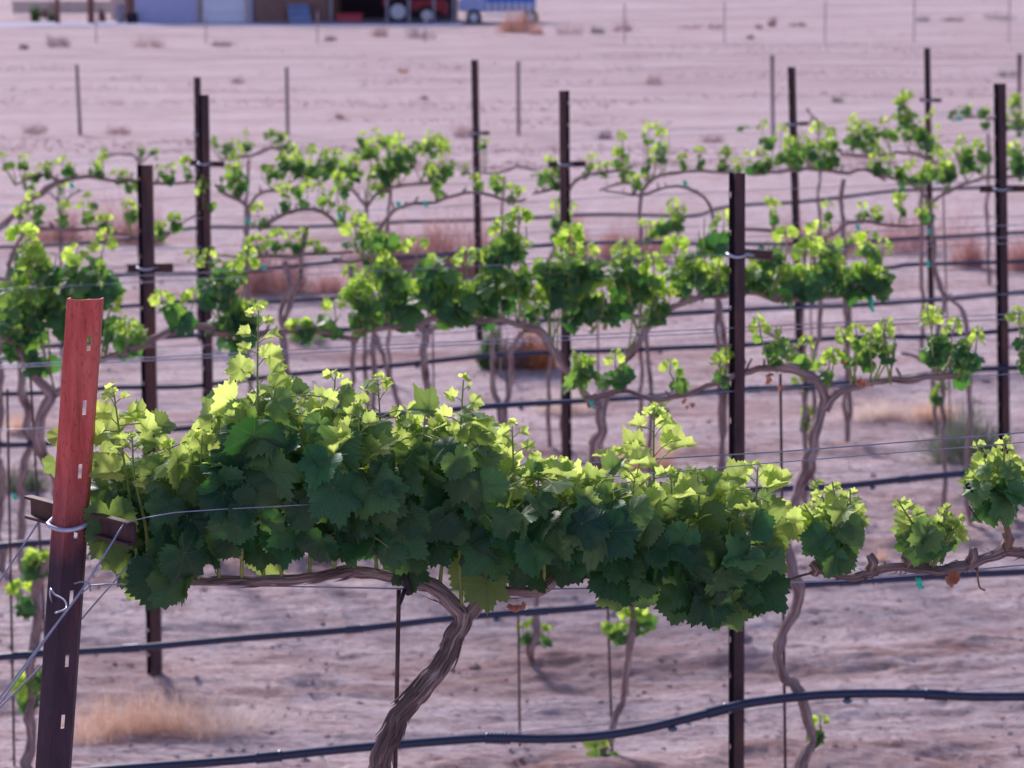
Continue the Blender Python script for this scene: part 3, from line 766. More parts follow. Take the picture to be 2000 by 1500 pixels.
    def put(x, y, off, size, youth, nrm, tip, tpl=TA):
        fr = min(1, max(0, (y - top(x)) / (bot(x) - top(x)))); rn = random.random() ** (1 + 1.6 * fr) * (1 - .45 * fr)  # lower leaves drawn darker, shade under the canopy put into their colour
        pos, sh, p = attach(x, y, off)
        if (p - pos).length < .18:
            sh[3].tube(spline([p, (p + pos) / 2 + Vector((0, 0, .008)) + rv(.004), pos], step=.02), [.0016] * 99 if False else .0013, 6, False)
        sh[4].add(random.choice(tpl), pos, nrm, tip, size, youth, rn)
    # layers: back, core, front
    for i in range(160):
        x = random.uniform(190, 1498); f = random.random(); y = top(x) + 35 + (bot(x) - top(x) - 65) * f
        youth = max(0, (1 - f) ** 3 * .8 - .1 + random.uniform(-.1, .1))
        if x < 240 and f < .2: continue
        off = random.uniform(.02, .19)
        put(x, y, off, random.uniform(.040, .066), youth, Vector((0, random.choice((-1, .7)), .5)) + rv(.6), Vector((0, 0, -.8)) + rv(.6))
    fy = []
    tries = 0
    while len(fy) < 205 and tries < 9000:
        tries += 1
        x = random.uniform(215, 1492); f = random.random() ** .85; h = bot(x) - top(x); y = top(x) + 30 + (h - 56) * f
        mind = 33 if tries < 5000 else 25
        if any((x - a) ** 2 + (y - b) ** 2 < mind ** 2 for a, b in fy): continue
        fy.append((x, y))
        off = -.03 - .10 * math.sin(min(1, max(0, f)) * math.pi) ** .5 + random.uniform(-.03, .07)
        if x < 300 and y > 940: off = max(off, -.02) + .05
        if x < 262: off = abs(off) + .04
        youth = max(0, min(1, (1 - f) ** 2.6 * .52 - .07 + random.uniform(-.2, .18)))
        size = random.uniform(.040, .074) if f > .22 else random.uniform(.034, .055)
        if random.random() < .25: size *= .72
        nrm = Vector((random.uniform(-.8, .8), -.75, random.uniform(-.1, 1.3) - .35 * f)) + rv(.42)
        tip = Vector((random.uniform(-1, 1), -.35, -.75)) + rv(.35)
        put(x, y, off, size, youth, nrm, tip)
    # low hanging leaves seen against the soil (back-lit)
    for x, y, yo in ((235, 1085, .3), (290, 1140, .35), (318, 1150, .2), (350, 1140, .15), (275, 1150, .5), (520, 1100, .45), (800, 1120, .1), (930, 1130, .4), (950, 1150, .4), (1010, 1105, .35), (1205, 1165, .2), (1255, 1168, .1), (1330, 1180, .05),
                     (1395, 1190, .3), (1425, 1200, .2), (1440, 1190, .25), (1475, 1160, .4), (1488, 1120, .4), (1497, 1085, .4), (1500, 1045, .4), (1490, 1010, .4), (1480, 1140, .3), (212, 1060, .4), (215, 1020, .3)):
        put(x, y - 12, random.uniform(-.06, .06), random.uniform(.048, .062), yo, Vector((random.uniform(-.3, .3), -1, .1)) + rv(.25), Vector((random.uniform(-.3, .3), 0, -1)) + rv(.2))
    # left flank behind the red post
    for x, y in ((118, 852), (108, 905), (200, 900), (195, 960), (205, 1010), (210, 860)):
        put(x, y, random.uniform(.03, .12), random.uniform(.026, .04), random.uniform(.2, .6), Vector((0, -1, .3)) + rv(.4), Vector((-.1, 0, -.8)) + rv(.4))
    # upper crown of young, cupped, back-lit leaves
    for i in range(110):
        x = random.uniform(215, 1505); y = top(x) + 6 + random.uniform(-14, 80) * (1 if random.random() < .8 else -.5)
        put(x, y, random.uniform(-.10, .12), random.uniform(.022, .044), random.uniform(.2, 1.0), Vector((random.uniform(-.5, .5), -.6, .7)) + rv(.6), Vector((random.uniform(-1, 1), -.2, random.uniform(-.7, .8))), TY if random.random() < .6 else TA)
    # shoot tips
    for P, tx, ty, mb, L in SH:
        nn = len(P); y0 = top(tx); s0 = int(nn * .45)
        vis = max(0, y0 - ty)
        k = 5 + int(vis / 20)
        for q in range(k):
            f = q / k; i = min(nn - 2, int(nn * (.62 + .38 * f))); p = P[i]; sd = 1 if q % 2 else -1
            tt = 1 - f; l = .012 + .044 * tt
            d = Vector((sd * random.uniform(.5, 1), random.uniform(-.6, .5), random.uniform(.2, .9))).normalized(); pos = p + d * l
            mb.tube([p, p + d * l * .5 + Vector((0, 0, .003)), pos], .0010, 5, False)
            L.add(random.choice(TY), pos, Vector((-sd * .2, -.7, .7)) + rv(.6), d + Vector((0, 0, random.uniform(-1, .4))), .008 + .036 * tt * random.uniform(.6, 1.2), random.uniform(.75, 1), random.random())
        for q in range(4):   # flower-bud head and unfolding leaflets at the very tip
            a = random.uniform(0, 6.28); d = Vector((math.cos(a), math.sin(a) * .6, random.uniform(.2, 1.4))).normalized(); pos = P[-1] + d * random.uniform(.002, .011)
            L.add(random.choice(TY), pos, d + rv(.5), d + Vector((0, 0, .5)), random.uniform(.006, .013), 1.0, random.random())
    for P, tx, ty, mb, L in SH:
        st = mb.build('shoot', M['green'], t)
        if L.n: L.build('leaves', M['leafA'], st)
    # withered shoot under the right arm
    L = LB()
    for k in range(5): L.add(random.choice(TY), rp(row, 1012 + random.uniform(-14, 14), 1182 + random.uniform(-6, 6), -.02), Vector((0, -1, 0)) + rv(.9), Vector((0, 0, -1)) + rv(.8), random.uniform(.008, .014), .5, .5)
    L.build('dead_leaf', M['dead'], t)
big_vine()

# ---- right neighbour in the near row
def right_vine():
    t = thing('grapevine', 'sparse foreground vine with three leafy tufts on a low arm at the right edge', 'grapevine', rp('A', 2300, 2100), 'grapevines of the near rows')
    m = MB(); wood(m, 'A', [(2190, 1100, 24), (2230, 1200, 26), (2280, 1500, 28), (2300, 2100, 32)], .17, 24, .012); m.build('trunk', M['bark'], t)
    m = MB(); P, R = wood(m, 'A', [(2190, 1100, 22), (2080, 1072, 20), (2000, 1076, 19), (1955, 1080, 18), (1905, 1098, 16), (1862, 1112, 15), (1800, 1112, 14), (1745, 1106, 13), (1700, 1116, 13), (1665, 1128, 12), (1640, 1126, 8), (1590, 1118, 4), (1540, 1132, 3), (1505, 1136, 2)], .24, 30, .007)
    for k in range(120):
        i = random.randrange(2, len(P) - 12); a = random.uniform(0, 6.28); off = Vector((0, math.cos(a), math.sin(a))); p = P[i] + off * R[i] * .95
        m.tube([p, p + off * random.uniform(.001, .004) + rv(.006), p + off * random.uniform(.002, .008) + rv(.014)], [.0016, .0013, .0004], 4)
    for x, y, l in ((1965, 1066, .03), (1895, 1098, .03), (1700, 1110, .03), (1770, 1100, .02), (1590, 1117, .02)):
        p = rp('A', x, y); m.tube([p, p + Vector((.004, -.01, l * .5)), p + Vector((random.uniform(-.01, .01), -.01, l))], [.011, .010, .008], 10)
    m.build('cordon', M['bark'], t)
    m = MB(); m.tube(spline([rp('A', 1968, 1070, -.02), rp('A', 1970, 1040, -.02), rp('A', 1960, 1015, -.02), rp('A', 1955, 1005, -.02)], step=.01), .0055, 8); m.build('cane', M['cane'], t)
    for cx, cy, rx, ry, cord, tips in ((1636, 1035, 46, 68, (1655, 1118), [(1590, 935), (1625, 940), (1660, 955), (1570, 985)]), (1812, 1048, 72, 42, (1822, 1108), [(1752, 975), (1845, 995), (1870, 1015)]), (1945, 945, 58, 55, (1962, 1012), [(1905, 862), (1962, 852), (1985, 905), (1900, 930)])):
        mb = MB(); L = LB(); src = rp('A', *cord); s = ppm('A')
        ax = [spline([src, (src + rp('A', *q)) / 2 + rv(.008), rp('A', *q, random.uniform(-.04, .04))], step=.01) for q in tips]
        for P in ax: mb.tube(P, [.0036 - .0024 * k / len(P) for k in range(len(P))], 7)
        for i in range(26):
            a = random.uniform(0, 6.28); r = random.random() ** .5
            dx, dy = math.cos(a) * r * rx * .82, math.sin(a) * r * ry * .82
            pos = rp('A', cx + dx, cy + dy, random.uniform(-.06, .06)); h = (1 - dy / ry) / 2
            P = random.choice(ax); p = min(P, key=lambda q: (q - pos).length)
            mb.tube([p, (p + pos) / 2 + Vector((0, 0, .006)), pos], .0012, 5, False)
            L.add(random.choice(TA if random.random() < .65 else TY), pos, Vector((dx / rx * .7, -.75, .35 + .4 * h)) + rv(.4), Vector((dx / rx * .9, -.1, -.7 + .6 * h)) + rv(.4), random.uniform(.028, .048) * (1.15 - .5 * h), min(1, max(.0, h ** 2 * .8 + random.uniform(-.1, .15))), random.random())
        for P in ax:
            for q in range(8):
                f = q / 8; p = P[int(len(P) * (.5 + .49 * f))]; sd = 1 if q % 2 else -1; d = Vector((sd, random.uniform(-.5, .5), .6)).normalized(); l = .022 * (1 - f) + .004
                mb.tube([p, p + d * l], .0009, 5, False)
                L.add(random.choice(TY), p + d * l, Vector((0, -.8, .6)) + rv(.5), d + rv(.4), .009 + .014 * (1 - f), random.uniform(.6, 1), random.random())
        st = mb.build('shoot', M['green'], t); L.build('leaves', M['leafA'], st)
    L = LB(); L.add(TY[0], rp('A', 1856, 1128, -.03), (0.2, -1, .1), (.8, 0, -.6), .020, .5, .5); L.add(TY[2], rp('A', 1862, 1130, -.035), (-.3, -1, .3), (.9, 0, -.2), .013, .5, .5); L.build('dead_leaf', M['dead'], t)
    m = MB(); m.tube(spline([rp('A', 1908, 1112, -.02), rp('A', 1910, 1130, -.02), rp('A', 1914, 1148, -.02), rp('A', 1924, 1153, -.02)], step=.005), [.004] * 3 + [.002] * 60 if False else .0018, 6); m.build('tendril', M['cane'], t)
    m = MB(); m.tube(spline([rp('A', 1892, 988, -.03), rp('A', 1900, 1000, -.03), rp('A', 1908, 1012, -.03), rp('A', 1918, 1022, -.03)], step=.004), .0012, 6)
    for k in range(16):
        f = k / 15; c = rp('A', 1888 + 24 * f + random.uniform(-3, 3), 945 + 40 * f + random.uniform(-3, 3), -.04); m.tube([c + Vector((0, 0, z)) for z in (-.003, -.0015, 0, .0015, .003)], [.0008, .0026, .003, .0026, .0008], 7)
    m.build('flower_cluster', M['btie'], t)
right_vine()

# ---- second row
vine('B', 'gnarled vine with thin tufts and a crooked forked trunk, right of the widest dark post',
     [(1612, 775, 13), (1605, 810, 14), (1593, 855, 14), (1580, 905, 15), (1566, 950, 17), (1548, 1000, 16), (1543, 1060, 14), (1546, 1110, 14), (1550, 1160, 15), (1545, 1205, 14), (1528, 1245, 14), (1520, 1290, 14), (1532, 1330, 12), (1556, 1350, 12), (1572, 1385, 13), (1581, 1430, 14), (1573, 1465, 15), (1560, 1510, 16)],
     [[(1612, 782, 12), (1596, 748, 13), (1568, 727, 12), (1530, 718, 12), (1480, 724, 9), (1430, 731, 9), (1390, 750, 8), (1345, 768, 8), (1300, 780, 7), (1262, 776, 7), (1225, 765, 7), (1180, 768, 7), (1140, 778, 5)],
      [(1610, 800, 12), (1628, 772, 10), (1655, 754, 10), (1690, 750, 9), (1740, 744, 9), (1790, 738, 9), (1830, 732, 9), (1870, 735, 6)]],
     [(1140, 738, 42, 36, dict(youth=(.15, .5), dens=1.1)), (1205, 730, 38, 32, dict(youth=(.15, .5), dens=1.1)), (1325, 748, 40, 26, dict(dens=.45)), (1410, 735, 24, 32, dict(dens=.8)), (1510, 675, 42, 46, dict(dens=.9)), (1570, 705, 46, 26, dict(dens=.7)),
      (1612, 735, 34, 30, dict(dens=.7)), (1668, 690, 24, 34, dict(dens=.8)), (1705, 692, 40, 40, dict(dens=.9)), (1742, 680, 22, 26, dict(dens=.7)), (1838, 680, 42, 50, dict(dens=1.3, youth=(0, .6))), (1882, 700, 34, 50, dict(dens=1.3, youth=(0, .4))), (1597, 1434, 12, 20, dict(dens=.9))],
     size=.030, group='grapevines of the second row', dens=.9, step=.012, n=22, youth=(.2, .75), dead=((1498, 742, .013), (1527, 756, .012), (1345, 790, .013), (1335, 780, .011), (1150, 792, .013), (1676, 742, .013), (1690, 752, .014), (1652, 706, .013), (1505, 730, .012)))
vine('B', 'leafy vine tip entering at the right edge beside the rightmost post', [(2120, 740, 14), (2115, 1000, 15), (2110, 1400, 16)],
     [[(2120, 745, 10), (2060, 738, 9), (2000, 735, 7)]], [(2003, 655, 26, 26), (2008, 710, 30, 40)], size=.034, group='grapevines of the second row')
# ---- third row: the middle vines
gC = 'leafy grapevines of the middle row'
vine('C', 'dense leafy vine with two twisted trunks, left of the red post',
     [(102, 770, 15), (84, 812, 14), (80, 850, 14), (92, 890, 13), (108, 945, 12), (116, 1010, 12), (100, 1080, 11), (72, 1140, 12), (66, 1220, 12), (64, 1300, 13), (60, 1400, 14), (55, 1480, 15)],
     [[(104, 775, 13), (70, 735, 13), (45, 700, 12), (20, 660, 10), (-40, 640, 9)], [(108, 770, 11), (160, 735, 9), (190, 705, 9), (240, 692, 8), (300, 664, 9)]],
     [(40, 610, 70, 80, dict(dens=1.3)), (110, 600, 70, 80, dict(dens=1.2)), (70, 520, 70, 45, dict(dens=1.0)), (165, 550, 75, 70, dict(dens=1.3)), (30, 680, 40, 50, dict(dens=1.1)), (200, 640, 50, 50, dict(dens=1.0)), (245, 675, 35, 28, dict(dens=1.0)), (70, 705, 40, 28, dict(dens=1.0)),
      (50, 1180, 20, 30, dict(dens=.8)), (55, 1370, 22, 30, dict(dens=.9)), (75, 1110, 22, 14, dict(dens=.6)), (80, 1325, 16, 12, dict(dens=.6))],
     size=.050, group=gC, dens=1.1, youth=(0, .85), step=.02, n=16)
vine('E', 'bare pale trunks at the far left edge behind the leafy vine',
     [(40, 700, 12), (45, 760, 13), (56, 815, 14), (60, 860, 14), (48, 900, 12), (44, 980, 11), (40, 1060, 11), (36, 1150, 11)], [[(40, 705, 9), (20, 650, 8), (-30, 620, 8)]], [(30, 640, 40, 40)], size=.045, group=gC)
vine('C', 'compact round tuft of leaves beside the dark post right of the red end post', None,
     [[(196, 704, 8), (250, 680, 8), (300, 660, 9), (335, 645, 10), (400, 641, 11), (460, 650, 11), (520, 652, 9), (590, 646, 8), (650, 655, 8), (700, 665, 6)]],
     [(346, 612, 42, 34, dict(dens=.8)), (440, 565, 56, 62, dict(dens=1.3)), (455, 630, 62, 68, dict(dens=1.6)), (480, 640, 30, 40, dict(dens=1.3)), (640, 630, 40, 26, dict(dens=.6)), (590, 650, 24, 14, dict(dens=.5))],
     size=.046, group=gC, youth=(0, .8))
vine('C', 'widest leafy vine across the middle with arched cordon and leaning lower trunk',
     [(1176, 795, 14), (1168, 840, 15), (1164, 900, 16), (1175, 980, 13), (1205, 1080, 11), (1236, 1180, 10), (1238, 1215, 10), (1224, 1270, 10), (1222, 1330, 10), (1205, 1390, 10), (1186, 1440, 10), (1170, 1500, 12)],
     [[(1176, 800, 12), (1130, 752, 10), (1098, 712, 10), (1078, 684, 11), (1060, 655, 11), (1040, 641, 10), (980, 628, 8), (900, 622, 9), (830, 628, 9), (760, 640, 8), (690, 650, 7)],
      [(1176, 798, 12), (1200, 728, 10), (1240, 672, 10), (1285, 628, 10), (1330, 594, 9), (1390, 578, 8), (1470, 572, 9), (1530, 582, 9), (1600, 580, 8), (1700, 570, 6)]],
     [(715, 610, 42, 52), (725, 475, 45, 42, dict(dens=.9)), (760, 545, 50, 50, dict(dens=1.0)), (800, 590, 55, 55, dict(dens=1.3)), (850, 535, 55, 50, dict(dens=1.2)), (880, 600, 60, 50, dict(dens=1.4)), (940, 570, 50, 60, dict(dens=1.4)), (960, 500, 50, 50, dict(dens=1.2)), (1005, 475, 40, 40, dict(dens=1.0)), (1010, 550, 60, 60, dict(dens=1.4)),
      (1075, 530, 50, 50, dict(dens=1.2)), (1130, 530, 55, 50, dict(dens=1.2)), (1155, 600, 55, 52, dict(dens=1.4)), (1205, 530, 50, 55, dict(dens=1.2)), (1250, 560, 45, 50, dict(dens=1.0)), (1110, 570, 55, 45, dict(dens=1.2)), (1290, 590, 24, 34, dict(dens=.7)),
      (1350, 530, 50, 48, dict(dens=1.1)), (1390, 470, 45, 46, dict(dens=.9)), (1420, 545, 45, 36, dict(dens=1.0)), (1480, 545, 46, 40, dict(dens=1.1)), (1510, 495, 40, 42, dict(dens=.8)), (1550, 545, 46, 40, dict(dens=1.0)), (1610, 530, 46, 40, dict(dens=1.0)), (1620, 490, 34, 36, dict(dens=.8)), (1665, 545, 46, 42, dict(dens=1.2)), (1710, 550, 46, 46, dict(dens=1.2)), (1700, 500, 26, 34, dict(dens=.5)),
      *[(x_, 602 + 14 * math.sin(x_ * .05), 34, 28, dict(dens=.8, youth=(0, .6))) for x_ in range(700, 1290, 48)], *[(x_, 560, 30, 24, dict(dens=.7, youth=(0, .6))) for x_ in range(1340, 1740, 50)],
      (1250, 1215, 24, 16, dict(dens=.6)), (1210, 1240, 14, 14, dict(dens=.6)), (1170, 1482, 42, 26, dict(dens=.9))],
     size=.050, group=gC, youth=(.05, 1.1), step=.02, n=16)
# ---- fourth row, trunks seen below the middle vines
gD = 'grapevines of the fourth row'
vine('D', 'short pale trunk with two green sprouts, seen under the big vine right of its fork', [(1046, 1190, 11), (1044, 1235, 12), (1040, 1262, 13), (1040, 1300, 10), (1040, 1345, 10)],
     [[(1046, 1195, 9), (1050, 1120, 9), (1080, 1050, 8)]], [(1030, 1240, 22, 16, dict(dens=.9)), (1062, 1250, 18, 14, dict(dens=.8)), (1060, 1120, 30, 30)], size=.034, group=gD)
vine('E', 'vine with a looped pale trunk like a wishbone, below the centre leaves', [(978, 792, 13), (978, 850, 11), (976, 920, 11), (974, 1000, 12)],
     [[(978, 800, 11), (962, 760, 9), (964, 700, 9), (962, 650, 8), (940, 620, 7)], [(978, 802, 10), (998, 762, 10), (1004, 715, 9), (1000, 680, 9), (1015, 652, 8), (1040, 640, 7)]],
     [(940, 600, 40, 30), (1040, 600, 40, 30)], size=.045, group=gD)
vine('E', 'stout pale trunk below the left half of the middle leaves', [(832, 640, 14), (830, 690, 14), (834, 740, 12), (840, 800, 12)], [[(832, 650, 11), (790, 620, 9), (740, 612, 8)], [(832, 650, 11), (880, 622, 9), (930, 615, 8)]], [(790, 600, 40, 30), (870, 600, 40, 30)], size=.045, group=gD)
vine('E', 'slim wavy trunk left of the centre leaves, bending right as it descends', [(734, 655, 8), (745, 695, 8), (758, 735, 8), (776, 785, 8), (782, 840, 8)], [[(734, 660, 7), (720, 610, 7), (690, 560, 6)]], [(700, 560, 30, 34)], size=.045, group=gD)
vine('E', 'dark trunk behind the crooked right trunk with a green sprout halfway', [(1575, 740, 10), (1572, 790, 10), (1574, 850, 10), (1576, 920, 9), (1572, 980, 9)], [[(1575, 745, 8), (1560, 690, 7), (1500, 650, 7)]], [(1570, 825, 14, 22, dict(dens=1.3)), (1565, 755, 18, 14)], size=.04, group=gD)
vine('E', 'sprouting trunk above the straw-coloured grass at right', [(1840, 730, 7), (1842, 800, 8), (1845, 880, 8), (1846, 930, 8)], [[(1840, 735, 7), (1800, 700, 6), (1760, 690, 6)]], [(1828, 775, 18, 22, dict(dens=1.1))], size=.04, group=gD)
